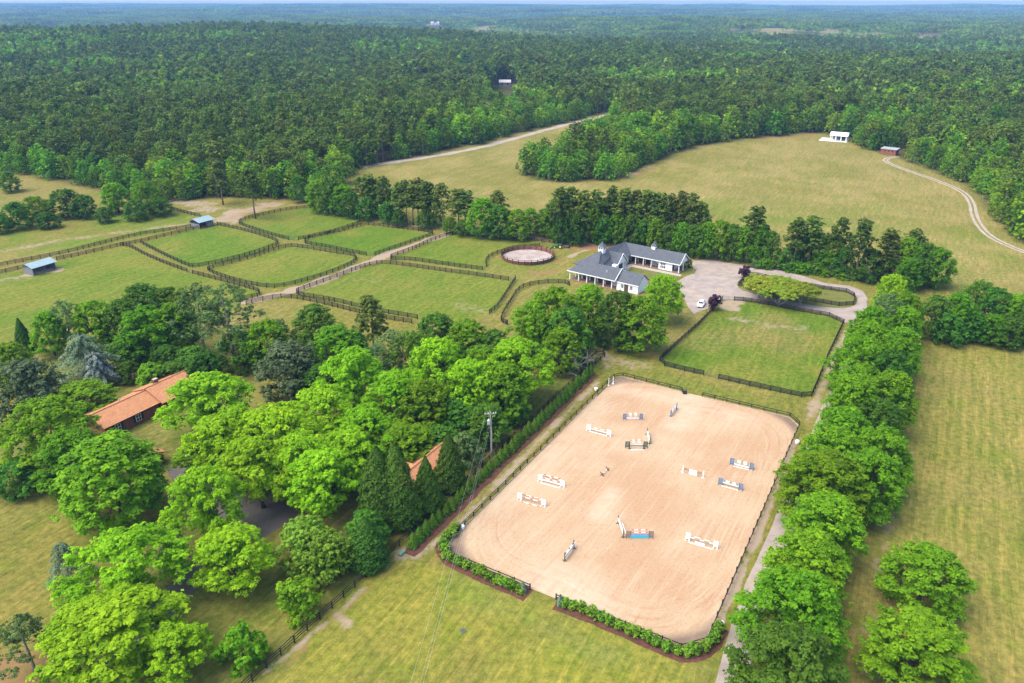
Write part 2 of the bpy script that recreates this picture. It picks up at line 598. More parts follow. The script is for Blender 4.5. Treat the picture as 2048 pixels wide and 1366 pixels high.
NLANE = [(905, 462), (960, 464), (1040, 472), (1130, 482), (1190, 489), (1240, 490)]


def axis_coords(lo, hi, step, far_lo, far_hi, g=1.075):
    c = list(np.arange(lo, hi + 1e-6, step))
    s, x = step, hi
    while x < far_hi:
        s *= g
        x += s
        c.append(min(x, far_hi))
    s, x, left = step, lo, []
    while x > far_lo:
        s *= g
        x -= s
        left.append(max(x, far_lo))
    return np.array(left[::-1] + c)


gx = axis_coords(-125, 140, 0.8, -10500, 10500, 1.05)
gy = axis_coords(62, 290, 0.8, -400, 11200, 1.045)
GX, GY = np.meshgrid(gx, gy)
fx_, fy_ = GX.ravel(), GY.ravel()
gz = terrain(fx_, fy_)

# base cover: olive / tan grass mottled at several scales (albedo, not light)
OLIVE, TAN, LUSH, DRYLUSH = np.array([0.172, 0.158, 0.044]), np.array([0.238, 0.190, 0.086]), np.array([0.098, 0.155, 0.020]), np.array([0.160, 0.170, 0.036])
DIRT, RED, DARKGRASS, STRAW = np.array([0.50, 0.38, 0.25]), np.array([0.42, 0.20, 0.09]), np.array([0.105, 0.125, 0.038]), np.array([0.225, 0.115, 0.06])  # cover colours: sandy soil, red clay, darker green grass, pine straw
n_a = vnoise(fx_, fy_, 1, 38.0) * 0.6 + vnoise(fx_, fy_, 2, 14.0) * 0.4 + vnoise(fx_, fy_, 3, 5.0) * 0.25
w = sstep(-0.5, 0.6, n_a)[:, None]
GC = OLIVE * (1 - w) + (OLIVE * 0.45 + TAN * 0.55) * w
DI = np.zeros(len(fx_))       # bare sandy soil showing through (broken up by noise in the material)
RE = np.zeros(len(fx_))       # red clay


def paint(poly_px, col, edge=2.5, amt=1.0, nz=0.0, seed=5, world=False):
    poly = poly_px if world else PL(poly_px)
    global GC
    a = np.asarray(poly)
    bb = (fx_ > a[:, 0].min() - 8) & (fx_ < a[:, 0].max() + 8) & (fy_ > a[:, 1].min() - 8) & (fy_ < a[:, 1].max() + 8)
    if not bb.any():
        return
    d = sdf(fx_[bb], fy_[bb], poly) + vnoise(fx_[bb], fy_[bb], seed + 9, 6.0) * edge * 0.5
    k = sstep(edge * 0.5, -edge * 0.5, d) * amt
    if nz:
        k = k * np.clip(0.55 + nz * (vnoise(fx_[bb], fy_[bb], seed, 17.0) + 0.6 * vnoise(fx_[bb], fy_[bb], seed + 1, 6.0)), 0, 1)
    GC[bb] = GC[bb] * (1 - k[:, None]) + col * k[:, None]


def soil(arr, pts_px, width, amt=1.0, soft=1.5, blob=False, z=0):
    pts = PL(pts_px)
    a = np.asarray(pts)
    m = width * 2 + 6
    bb = (fx_ > a[:, 0].min() - m) & (fx_ < a[:, 0].max() + m) & (fy_ > a[:, 1].min() - m) & (fy_ < a[:, 1].max() + m)
    d = dline(fx_[bb], fy_[bb], pts if len(pts) > 1 else [pts[0], pts[0] + 0.01])
    d = d + vnoise(fx_[bb], fy_[bb], 77, 4.0) * width * 0.3
    arr[bb] = np.maximum(arr[bb], min(1.0, amt * 1.28) * sstep(width / 2 + soft, width / 2 - soft, d))


# woodland floor
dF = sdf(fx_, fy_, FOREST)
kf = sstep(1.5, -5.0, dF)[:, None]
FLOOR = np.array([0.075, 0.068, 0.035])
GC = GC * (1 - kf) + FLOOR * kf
for cx_, cy_, ra, rb in CLEAR:
    k = sstep(1.15, 0.7, np.hypot((fx_ - cx_) / ra, (fy_ - cy_) / rb) + 0.35 * vnoise(fx_, fy_, 55, 60.0))[:, None] * 0.85
    GC = GC * (1 - k) + np.array([0.235, 0.20, 0.10]) * k
paint(NFIELD, TAN * 1.08, 6, 0.85, 0.9, 101)
paint([(700, 380), (1100, 430), (1060, 380), (1000, 330), (850, 330)], OLIVE * 0.95, 14, 0.6, 0.9, 104)
paint([(1480, 480), (1400, 400), (1650, 390), (1990, 470), (2100, 600), (1880, 560)], OLIVE * np.array([0.85, 1.08, 0.8]), 14, 0.8, 0.8, 106)
paint(RFIELD, OLIVE * np.array([0.9, 1.05, 0.78]), 5, 0.9, 0.7, 111)
paint(RFIELD, TAN * np.array([0.92, 1.0, 0.72]), 5, 0.6, 0.95, 113)
paint(FFIELD, np.array([0.215, 0.205, 0.042]), 3, 0.9, 0.8, 121)
paint([(900, 1150), (1060, 1205), (1362, 1325), (1440, 1290), (1460, 1366), (1150, 1340), (950, 1230)], DARKGRASS * 1.35, 7, 0.75, 0.8, 123)
paint(YARD, DARKGRASS * np.array([1.25, 1.2, 1.1]), 6, 0.9, 0.5, 131)
paint([(-300, 980), (60, 960), (160, 1040), (150, 1180), (60, 1300), (-200, 1366)], OLIVE * np.array([1.05, 1.0, 1.05]), 8, 0.95, 0.6, 133)
for k_, (poly, lush) in enumerate(((PAD1, 0.95), (PAD2, 0.6), (PAD3A, 0.75), (PAD4, 1.0), (PAD5, 0.7), (PAD6, 0.5), (WLEFT, 0.75), (GREEN, 0.95), (OVAL, 0.8))):
    base_poly = poly if poly is not PAD5 else PAD5[:-1] + PAD5B
    paint(base_poly, DRYLUSH, 1.5, 0.9, 0.0, 140 + k_)
    paint(base_poly, LUSH, 3.0, lush, 0.9, 150 + k_ * 3)
paint([(0, 470), (130, 440), (320, 412), (400, 435), (380, 452), (206, 486), (0, 530)], LUSH * 1.1, 5, 0.7, 0.9, 171)
paint([(-200, 350), (0, 348), (140, 372), (190, 385), (100, 395), (0, 410), (-200, 430)], TAN * 0.95, 4, 0.8, 0.5, 173)
paint([(1130, 600), (1320, 650), (1300, 740), (1600, 800), (1600, 860), (1240, 750), (1180, 740), (1160, 660)], OLIVE * np.array([0.85, 1.0, 0.8]), 5, 0.8, 0.6, 175)
paint([(860, 540), (1000, 520), (1150, 500), (1180, 540), (1140, 580), (1030, 590), (960, 560)], DRYLUSH * np.array([0.9, 1.0, 0.9]), 5, 0.8, 0.6, 177)
paint([(1330, 665), (1520, 620), (1640, 650), (1600, 700), (1400, 690)], TAN * 0.9, 8, 0.55, 0.9, 179)
# worn and bare places
soil(DI, LANE, 4.2, 0.95, 1.2)
soil(DI, NLANE, 3.6, 0.6, 1.5)
soil(DI, [(905, 462), (880, 455), (800, 447), (745, 444)], 3.0, 0.5)
soil(RE, [(1150, 492), (1200, 494), (1270, 500)], 7.0, 0.9, 3)
soil(RE, [(1110, 545), (1075, 546), (1060, 543)], 2.4, 0.85, 1.0)
soil(DI, [(1140, 514), (1155, 506), (1190, 494)], 2.0, 0.8, 1.0)
soil(RE, [(1118, 523)], 3.5, 0.7, 1.5)
soil(DI, [(1205, 690), (1215, 745)], 4.0, 0.5, 3)
soil(RE, [(1245, 690), (1290, 705)], 8.0, 0.42, 4)
soil(DI, [(1222, 722), (1290, 730)], 6.0, 0.42, 3)
soil(DI, [(800, 1110), (740, 1165), (690, 1215), (505, 1366)], 0.9, 0.55, 0.8)
soil(RE, [(800, 1125), (640, 1262), (545, 1366)], 0.7, 0.55, 0.8)
soil(DI, [(675, 1237), (698, 1245)], 2.2, 0.5, 1.5)
soil(DI, [(800, 1108), (845, 1108)], 4.5, 0.55, 2)
soil(DI, [(1195, 762), (1080, 880), (930, 1035), (845, 1110)], 1.3, 0.66, 1.0)
soil(DI, [(1480, 640), (1540, 655), (1600, 655)], 7.0, 0.42, 4)
soil(DI, [(1470, 603), (1452, 606), (1462, 618)], 5.0, 0.6, 2)
soil(DI, [(1694, 660), (1655, 745), (1635, 800), (1610, 845)], 2.4, 0.55, 1.5)
soil(DI, [(1590, 880), (1570, 930), (1520, 1060), (1440, 1240)], 1.2, 0.75, 0.7)
soil(DI, [(1810, 900), (1780, 1000), (1760, 1120), (1740, 1366)], 3.6, 0.42, 3)
soil(RE, [(1830, 760), (1800, 900), (1770, 1080), (1750, 1250), (1700, 1366)], 5.0, 0.35, 4)
soil(DI, [(0, 503), (150, 476), (320, 455), (380, 448)], 6.0, 0.45, 4)
soil(DI, [(345, 400), (400, 410), (420, 420)], 14.0, 0.5, 6)
soil(RE, [(455, 438), (500, 420), (560, 405)], 8.0, 0.45, 5)
soil(DI, [(450, 440), (470, 425), (540, 410)], 12.0, 0.62, 6)
soil(RE, [(500, 400), (560, 402), (640, 410)], 8.0, 0.4, 4)
soil(DI, [(60, 548), (110, 540)], 5.0, 0.8, 1.5)
soil(DI, [(0, 560), (45, 555)], 8.0, 0.4, 4)
soil(DI, [(790, 438), (810, 441)], 3.0, 0.6, 2)
soil(DI, [(700, 560), (760, 562)], 6.0, 0.3, 4)
soil(DI, [(920, 610), (975, 622)], 7.0, 0.35, 4)
soil(RE, [(800, 535), (900, 550), (990, 575)], 3.0, 0.25, 3)
soil(RE, [(1300, 338), (1270, 350)], 9.0, 0.5, 6)
soil(DI, [(1260, 352), (1300, 330)], 7.0, 0.5, 5)
soil(RE, [(1530, 277), (1620, 270)], 14.0, 0.55, 8)
soil(RE, [(1610, 300), (1690, 310)], 8.0, 0.45, 6)
soil(RE, [(1180, 365), (1260, 362)], 9.0, 0.35, 6)
soil(RE, [(20, 1345), (100, 1355)], 9.0, 0.55, 4)
soil(RE, [(160, 1060), (130, 1140)], 5.0, 0.22, 4)
soil(RE, [(960, 900), (1000, 880)], 4.0, 0.5, 2)
soil(DI, [(1680, 1020)], 2.0, 0.3, 2)
soil(RE, [(105, 770), (130, 790)], 5.0, 0.5, 3)
soil(RE, [(1760, 555), (1680, 545), (1600, 540)], 3.0, 0.5, 2)

MOW = np.maximum(np.maximum(sstep(1, -4, sdf(fx_, fy_, PL(RFIELD))), 0.7 * sstep(1, -3, sdf(fx_, fy_, PL(FFIELD)))), np.maximum(0.22 * sstep(2, -8, sdf(fx_, fy_, PL(NFIELD))), 0.45 * sstep(1, -3, sdf(fx_, fy_, PL(GREEN)))))
nX, nY = len(gx), len(gy)
idx = np.arange(nX * nY).reshape(nY, nX)
quads = np.stack([idx[:-1, :-1], idx[:-1, 1:], idx[1:, 1:], idx[1:, :-1]], axis=-1).reshape(-1, 4)

m, nt, out = nodes_of('grassland')
at = N(nt, 'ShaderNodeAttribute', attribute_name='gcol')
atd = N(nt, 'ShaderNodeAttribute', attribute_name='dirt')
atr = N(nt, 'ShaderNodeAttribute', attribute_name='clay')
c = at.outputs['Color']
n_f = noise(nt, 0.9, 6.0, 0.68, 'pos')
c = mixc(nt, mixc(nt, c, (0.58, 0.66, 0.54), 1.0, 'MULTIPLY'), mixc(nt, c, (1.45, 1.34, 1.25), 1.0, 'MULTIPLY'), ramp(nt, n_f, 0.3, 0.7))
n_s = noise(nt, 1.0, 4.0, 0.6, 'pos', (0.055, 0.9, 1), R(-60), 0.6)       # drag and mowing streaks along the farm's main axis
c = mixc(nt, c, mixc(nt, c, (1.35, 1.18, 1.35), 1.0, 'MULTIPLY'), ramp(nt, n_s, 0.48, 0.66, 0.0, 0.75))
n_s2 = noise(nt, 1.0, 3.0, 0.6, 'pos', (0.03, 0.35, 1), R(-72), 0.8)
c = mixc(nt, c, mixc(nt, c, (0.74, 0.86, 0.7), 1.0, 'MULTIPLY'), ramp(nt, n_s2, 0.5, 0.68, 0.0, 0.7))
n_p = noise(nt, 0.16, 5.0, 0.65, 'pos')
c = mixc(nt, c, mixc(nt, c, (0.72, 0.95, 0.6), 1.0, 'MULTIPLY'), ramp(nt, n_p, 0.5, 0.68, 0.0, 0.8))
n_t = noise(nt, 3.1, 4.0, 0.7, 'pos')
mow = N(nt, 'ShaderNodeAttribute', attribute_name='mow')
geo = N(nt, 'ShaderNodeNewGeometry')
mp = N(nt, 'ShaderNodeMapping', vector_type='TEXTURE')
mp.inputs['Rotation'].default_value = (0, 0, R(-30))
L(nt, geo.outputs['Position'], mp.inputs[0])
wv = N(nt, 'ShaderNodeTexWave', bands_direction='X')
wv.inputs['Scale'].default_value = 0.16
wv.inputs['Distortion'].default_value = 1.6
wv.inputs['Detail'].default_value = 3.0
wv.inputs['Detail Scale'].default_value = 0.8
L(nt, mp.outputs[0], wv.inputs[0])
brk = ramp(nt, n_p, 0.38, 0.6)
c = mixc(nt, c, mixc(nt, c, (0.70, 0.80, 0.62), 1.0, 'MULTIPLY'), math2(nt, 'MULTIPLY', mow.outputs['Fac'], math2(nt, 'MULTIPLY', ramp(nt, wv.outputs[1], 0.5, 0.95, 0, 0.6), brk)))
c = mixc(nt, c, mixc(nt, c, (1.35, 1.22, 1.3), 1.0, 'MULTIPLY'), math2(nt, 'MULTIPLY', mow.outputs['Fac'], math2(nt, 'MULTIPLY', ramp(nt, wv.outputs[1], 0.3, 0.05, 0, 0.55), ramp(nt, n_p, 0.42, 0.62))))
c = mixc(nt, c, mixc(nt, c, (1.45, 1.25, 1.3), 1.0, 'MULTIPLY'), ramp(nt, n_t, 0.56, 0.74, 0.0, 0.7))
n_s3 = noise(nt, 1.0, 6.0, 0.72, 'pos', (0.16, 2.0, 1), R(-62), 0.7)
c = mixc(nt, c, mixc(nt, c, (1.75, 1.5, 1.5), 1.0, 'MULTIPLY'), ramp(nt, n_s3, 0.54, 0.70, 0.0, 0.75))
c = mixc(nt, c, mixc(nt, c, (0.62, 0.58, 0.55), 1.0, 'MULTIPLY'), ramp(nt, n_s3, 0.46, 0.32, 0.0, 0.7))
n_g = noise(nt, 4.2, 3.0, 0.75, 'pos')
c = mixc(nt, c, (0.55, 0.6, 0.5), ramp(nt, n_g, 0.5, 0.25, 0.0, 0.8), 'MULTIPLY')
c = mixc(nt, c, (1.5, 1.4, 1.3), ramp(nt, n_g, 0.55, 0.8, 0.0, 0.8), 'MULTIPLY')
n_d = noise(nt, 0.55, 7.0, 0.72, 'pos')
dsum = math2(nt, 'ADD', atd.outputs['Fac'], math2(nt, 'MULTIPLY', math2(nt, 'SUBTRACT', n_d, 0.5), 1.5))
dcol = mixc(nt, (0.205, 0.149, 0.096), (0.304, 0.239, 0.167), n_t)
c = mixc(nt, c, dcol, math2(nt, 'MULTIPLY', ramp(nt, dsum, 0.40, 0.72), ramp(nt, atd.outputs['Fac'], 0.02, 0.25)))
rsum = math2(nt, 'ADD', atr.outputs['Fac'], math2(nt, 'MULTIPLY', math2(nt, 'SUBTRACT', n_d, 0.5), 1.2))
rcol = mixc(nt, (0.163, 0.078, 0.036), (0.247, 0.140, 0.075), n_t)
c = mixc(nt, c, rcol, math2(nt, 'MULTIPLY', ramp(nt, rsum, 0.38, 0.8, 0, 0.9), ramp(nt, atr.outputs['Fac'], 0.02, 0.25)))
surf(nt, out, c, 0.95, 0.05, bump(nt, n_t, 0.5, 0.12))
M['grass'] = m
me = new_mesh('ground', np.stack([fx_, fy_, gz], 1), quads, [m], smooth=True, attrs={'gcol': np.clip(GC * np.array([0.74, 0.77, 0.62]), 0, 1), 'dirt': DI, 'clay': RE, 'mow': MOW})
obj('ground', me, kind='structure')


# ---------------------------------------------------------------- sheets laid on the ground
def earcut(poly):
    from mathutils.geometry import tessellate_polygon
    return tessellate_polygon([[Vector((p[0], p[1], 0)) for p in poly]])


def sheet(name, poly, z, mat, label=None, thick=0.0):
    v = [(p[0], p[1], z) for p in poly]
    f = [tuple(t) for t in earcut(poly)]
    f = [t if (Vector(v[t[1]]) - Vector(v[t[0]])).cross(Vector(v[t[2]]) - Vector(v[t[0]])).z > 0 else t[::-1] for t in f]
    o = obj(name, new_mesh(name, v, f, [mat]), kind='structure')
    return o


def strip(name, pts, width, z, mat, jitter=0.0, rnd=3):
    rr = np.random.default_rng(rnd)
    pts = [np.asarray(p) for p in pts]
    v, f = [], []
    ws = width if hasattr(width, '__len__') else [width] * len(pts)
    for i, p in enumerate(pts):
        d = pts[min(i + 1, len(pts) - 1)] - pts[max(i - 1, 0)]
        d = d / np.linalg.norm(d)
        n = np.array([-d[1], d[0]])
        for s in (-1, 1):
            q = p + n * s * (ws[i] / 2 + rr.uniform(-jitter, jitter))
            v.append((q[0], q[1], z))
    for i in range(len(pts) - 1):
        f.append((2 * i + 1, 2 * i, 2 * i + 2, 2 * i + 3))
    return obj(name, new_mesh(name, v, f, [mat]), kind='structure')


def resample(pts, step):
    pts = [np.asarray(p, dtype=float) for p in pts]
    q = [pts[0]]
    for a, b in zip(pts[:-1], pts[1:]):
        n = max(1, int(round(np.linalg.norm(b - a) / step)))
        q += [a + (b - a) * (i / n) for i in range(1, n + 1)]
    return q


def gravelmat(name, c1, c2, sc=0.35, fine=6.0, spots=None):
    m, nt, out = nodes_of(name)
    a = noise(nt, sc, 5.0, 0.65, 'pos')
    b = noise(nt, fine, 3.0, 0.7, 'pos')
    c = mixc(nt, c1, c2, ramp(nt, a, 0.35, 0.65))
    c = mixc(nt, c, (1.25, 1.25, 1.25), ramp(nt, b, 0.45, 0.75, 0, 0.8), 'MULTIPLY')
    if spots:
        s = noise(nt, 0.16, 4.0, 0.6, 'pos')
        c = mixc(nt, c, spots, ramp(nt, s, 0.56, 0.68, 0, 0.75))
    surf(nt, out, c, 0.95, 0.1, bump(nt, b, 0.3, 0.03))
    return m


M['gravel'] = gravelmat('pale_gravel', (0.20, 0.165, 0.142), (0.285, 0.235, 0.198), spots=(0.33, 0.25, 0.175))
M['asphalt'] = gravelmat('worn_asphalt', (0.078, 0.069, 0.066), (0.114, 0.099, 0.090))
M['track'] = gravelmat('white_sand_track', (0.240, 0.192, 0.150), (0.312, 0.264, 0.216))
M['pensand'] = gravelmat('pale_pen_sand', (0.232, 0.173, 0.146), (0.325, 0.284, 0.251), 0.3, 5.0)

# gravel yard by the stable, loop round the island and lane down to the arena
DRIVE = [(1382, 521), (1420, 520), (1500, 532), (1560, 540), (1610, 553), (1650, 566), (1700, 572), (1726, 582), (1736, 598), (1728, 616), (1712, 632), (1700, 645), (1690, 645), (1680, 636), (1655, 628), (1589, 615), (1537, 606), (1490, 600), (1462, 598), (1442, 600), (1425, 614), (1400, 622), (1388, 628), (1375, 612), (1366, 590), (1350, 565), (1372, 553), (1388, 540)]
d_poly = PL(DRIVE)
sheet('gravel_drive', d_poly, 0.012, M['gravel'])
isl = PL([(1466, 574), (1490, 549), (1520, 548), (1600, 566), (1690, 580), (1713, 592), (1716, 601), (1708, 614), (1670, 617), (1600, 607), (1520, 592)])
isl = chaikin(isl, 2, True)
v = [(p[0], p[1], 0.02) for p in isl]
m_is, nt, out = nodes_of('island_grass')
n1 = noise(nt, 0.5, 6.0, 0.7, 'pos')
c = mixc(nt, (0.078, 0.096, 0.018), (0.144, 0.135, 0.042), ramp(nt, n1, 0.3, 0.7))
surf(nt, out, c, 0.95, 0.05)
M['island'] = m_is
obj('island_lawn', new_mesh('island_lawn', v, [tuple(t) if True else t for t in earcut(isl)], [m_is]), kind='structure')
lane = chaikin(PL([(1720, 600), (1722, 640), (1706, 700), (1690, 760), (1660, 820), (1640, 880), (1600, 980), (1560, 1070), (1520, 1165), (1486, 1270), (1462, 1366), (1440, 1460)]), 2)
strip('gravel_lane', resample(lane, 3.0), 3.6, 0.009, M['gravel'], 0.15)
track = chaikin(PL([(725, 334), (760, 328), (850, 316), (960, 296), (1020, 279), (1120, 252), (1214, 230), (1240, 222)]), 2)
strip('white_sand_track', resample(track, 6.0), [5.2] * len(resample(track, 6.0)), 0.03, M['track'], 0.9)
two = chaikin(PL([(1795, 313), (1772, 317), (1770, 323), (1800, 336), (1880, 363), (1928, 384), (1944, 405), (1948, 430), (1958, 452), (1985, 478), (2050, 505), (2140, 535)]), 2)
for s_ in (-0.95, 0.95):
    q = resample(two, 4.0)
    off = []
    for i, p in enumerate(q):
        d = q[min(i + 1, len(q) - 1)] - q[max(i - 1, 0)]
        d = d / np.linalg.norm(d)
        off.append(p + np.array([-d[1], d[0]]) * s_)
    strip('wheel_track', off, 1.05, 0.03, M['track'], 0.12, 5 + int(s_ * 2))
drive2 = chaikin(PL([(240, 1330), (310, 1225), (360, 1188), (400, 1130), (450, 1070), (510, 1040), (575, 1010), (640, 975), (700, 930), (760, 880), (850, 800)]), 2)
strip('asphalt_driveway', resample(drive2, 3.0), 4.6, 0.012, M['asphalt'], 0.1)
sheet('asphalt_court', PL([(330, 935), (400, 930), (480, 985), (560, 1000), (600, 1030), (520, 1080), (440, 1050), (360, 985)]), 0.016, M['asphalt'])

# ---- riding arena sand
ar_w = PL(ARENA)
inner = ar_w
ac = np.mean(np.asarray(ar_w), axis=0)
e_l = np.array([math.cos(R(60.0)), math.sin(R(60.0))])      # long axis
e_s = np.array([math.cos(R(-30.0)), math.sin(R(-30.0))])    # short axis
la = [(p - ac) @ e_l for p in ar_w]
sa = [(p - ac) @ e_s for p in ar_w]
l0, l1, s0, s1 = min(la), max(la), min(sa), max(sa)
hl, hs, cl_, cs_ = (l1 - l0) / 2, (s1 - s0) / 2, (l1 + l0) / 2, (s1 + s0) / 2
nl, ns = 150, 90
LL, SS = np.meshgrid(np.linspace(-hl + 0.15, hl - 0.15, nl), np.linspace(-hs + 0.15, hs - 0.15, ns))
rc = 11.0
qx, qy = np.abs(LL) - (hl - rc), np.abs(SS) - (hs - rc)
dist = np.minimum(np.maximum(qx, qy), 0) + np.hypot(np.maximum(qx, 0), np.maximum(qy, 0)) - rc   # <0 inside a round-cornered track
wx_ = ac[0] + (LL + cl_) * e_l[0] + (SS + cs_) * e_s[0]
wy_ = ac[1] + (LL + cl_) * e_l[1] + (SS + cs_) * e_s[1]
in_ar = sdf(wx_.ravel(), wy_.ravel(), ar_w)
idx = np.arange(nl * ns).reshape(ns, nl)
q = np.stack([idx[:-1, :-1], idx[:-1, 1:], idx[1:, 1:], idx[1:, :-1]], axis=-1).reshape(-1, 4)
keep = (in_ar[q] < 0.1).all(axis=1)
m, nt, out = nodes_of('arena_sand')
ad = N(nt, 'ShaderNodeAttribute', attribute_name='drag')
ae = N(nt, 'ShaderNodeAttribute', attribute_name='rim')
big = noise(nt, 0.07, 4.0, 0.55, 'pos')
mid = noise(nt, 0.5, 5.0, 0.65, 'pos')
big2 = noise(nt, 0.11, 4.0, 0.6, 'pos')
cmb = N(nt, 'ShaderNodeCombineXYZ')
al = N(nt, 'ShaderNodeAttribute', attribute_name='along')
L(nt, math2(nt, 'MULTIPLY', math2(nt, 'ADD', ad.outputs['Fac'], math2(nt, 'MULTIPLY', mid, 0.5)), 2.6), cmb.inputs[0])
L(nt, math2(nt, 'MULTIPLY', al.outputs['Fac'], 0.10), cmb.inputs[1])
nz = N(nt, 'ShaderNodeTexNoise')
nz.inputs['Scale'].default_value = 1.0
nz.inputs['Detail'].default_value = 4.0
nz.inputs['Roughness'].default_value = 0.65
L(nt, cmb.outputs[0], nz.inputs['Vector'])
c = mixc(nt, (0.325, 0.205, 0.118), (0.355, 0.262, 0.162), ramp(nt, big, 0.38, 0.6))
c = mixc(nt, c, (0.30, 0.158, 0.092), math2(nt, 'MULTIPLY', ramp(nt, nz.outputs[0], 0.5, 0.66, 0, 0.8), math2(nt, 'MULTIPLY', ramp(nt, big2, 0.38, 0.6, 0.15, 1.0), ramp(nt, ae.outputs['Fac'], -9.0, -3.5, 0.1, 1.0))))
c = mixc(nt, c, (0.41, 0.325, 0.22), math2(nt, 'MULTIPLY', ramp(nt, nz.outputs[0], 0.46, 0.30, 0, 0.6), ramp(nt, ae.outputs['Fac'], -9.0, -3.5, 0.1, 1.0)))
str_ = noise(nt, 1.0, 5.0, 0.7, 'pos', (0.09, 1.7, 1), R(-57), 0.5)
c = mixc(nt, c, (0.30, 0.158, 0.092), ramp(nt, str_, 0.54, 0.7, 0, 0.6))
c = mixc(nt, c, (0.42, 0.33, 0.23), ramp(nt, str_, 0.45, 0.3, 0, 0.5))
hoof = noise(nt, 1.9, 3.0, 0.75, 'pos')
c = mixc(nt, c, (0.82, 0.75, 0.71), ramp(nt, hoof, 0.54, 0.68, 0, 0.8), 'MULTIPLY')
fine = noise(nt, 5.0, 4.0, 0.7, 'pos')
c = mixc(nt, c, (1.18, 1.18, 1.18), ramp(nt, fine, 0.5, 0.75, 0, 0.8), 'MULTIPLY')
c = mixc(nt, c, (0.8, 0.78, 0.76), ramp(nt, fine, 0.48, 0.25, 0, 0.8), 'MULTIPLY')
pale = N(nt, 'ShaderNodeAttribute', attribute_name='pale')
c = mixc(nt, c, (0.42, 0.36, 0.26), math2(nt, 'MULTIPLY', pale.outputs['Fac'], ramp(nt, mid, 0.3, 0.65, 0.25, 1.0)))
c = mixc(nt, c, (0.150, 0.105, 0.078), math2(nt, 'MULTIPLY', ramp(nt, ae.outputs['Fac'], -0.35, 1.1), ramp(nt, mid, 0.2, 0.6, 0.6, 1.0)))
surf(nt, out, c, 0.97, 0.05, bump(nt, str_, 0.35, 0.06))
flx, fly = wx_.ravel(), wy_.ravel()
pale = np.zeros(len(flx))
for pts, wd, am in (([(1225, 985), (1195, 1030)], 4.0, 0.5), ([(1360, 800), (1390, 800), (1350, 850)], 6.0, 0.55), ([(1080, 1170), (1130, 1160), (1180, 1200)], 8.0, 0.5), ([(1000, 1010), (1100, 900), (1200, 810)], 7.0, 0.3), ([(1240, 780), (1390, 805), (1500, 840)], 5.0, 0.35)):
    pale = np.maximum(pale, am * sstep(wd * 0.75, wd * 0.1, dline(flx, fly, PL(pts))))
# used faces only
used = np.unique(q[keep])
remap = -np.ones(nl * ns, dtype=int)
remap[used] = np.arange(len(used))
va = np.stack([flx, fly, np.full(len(flx), 0.03)], 1)[used]
obj('arena_sand', new_mesh('arena_sand', va, remap[q[keep]], [m], attrs={'drag': ((np.abs(LL / hl) ** 4 + np.abs(SS / hs) ** 4) ** 0.25 * hs + 0.45 * vnoise(flx, fly, 8, 9.0).reshape(dist.shape) + 0.8 * vnoise(flx, fly, 18, 22.0).reshape(dist.shape)).ravel()[used], 'along': (LL.ravel() + SS.ravel())[used], 'rim': (dist.ravel()[used]), 'pale': pale[used]}), kind='structure')

# mulch beds
arb_a, arb_b = P(826, 1094), P(1180, 750)
ad_ = (arb_b - arb_a) / np.linalg.norm(arb_b - arb_a)
an_ = np.array([ad_[1], -ad_[0]])
bed = [arb_a - ad_ * 2.0 - an_ * 1.6, arb_a - ad_ * 2.2 + an_ * 0.4, arb_a - ad_ * 0.8 + an_ * 1.7, arb_b + ad_ * 1.5 + an_ * 1.7, arb_b + ad_ * 1.5 - an_ * 0.9, arb_a - an_ * 1.6]
strip('mulch_bed', resample([arb_a + an_ * 0.5 - ad_ * 1.8, arb_b + an_ * 0.5 + ad_ * 1.0], 2.0), 2.5, 0.014, M['mulch'], 0.18)
HEDGE1 = [(915, 1062), (897, 1077), (887, 1092), (890, 1108), (905, 1123), (943, 1141), (985, 1160), (1020, 1175), (1042, 1184)]
HEDGE2 = [(1128, 1212), (1180, 1231), (1240, 1256), (1300, 1283), (1345, 1303), (1366, 1310), (1390, 1307), (1412, 1298), (1428, 1280), (1437, 1255)]
for k_, hp in enumerate((HEDGE1, HEDGE2)):
    q = PL(hp)
    if k_ == 0:
        q = q + [P(1057, 1191)]
    else:
        q = [P(1113, 1206)] + q
    strip('mulch_bed', resample(chaikin(q, 1), 1.5), 2.7, 0.018, M['mulch'], 0.12, 20 + k_)

# ================================================================ trees and shrubs
def unit(a):
    return a / np.maximum(np.linalg.norm(a, axis=-1, keepdims=True), 1e-9)


def leaf_cards(p, n, s, rng, aspect=0.62, droop=0.25):
    """one bent diamond per leaf cluster: p centres, n normals, s half lengths"""
    k = len(p)
    r = rng.normal(size=(k, 3))
    t = unit(np.cross(n, r))
    b = np.cross(n, t)
    s = np.asarray(s).reshape(-1, 1)
    a0 = p + t * s - n * s * droop
    a1 = p + b * s * aspect
    a2 = p - t * s - n * s * droop
    a3 = p - b * s * aspect
    v = np.stack([a0, a1, a2, a3], 1).reshape(-1, 3)
    f = np.arange(4 * k).reshape(k, 4)
    return v, f


def sph(k, rng, up=0.0):
    d = rng.normal(size=(k, 3))
    d[:, 2] += up
    return unit(d)


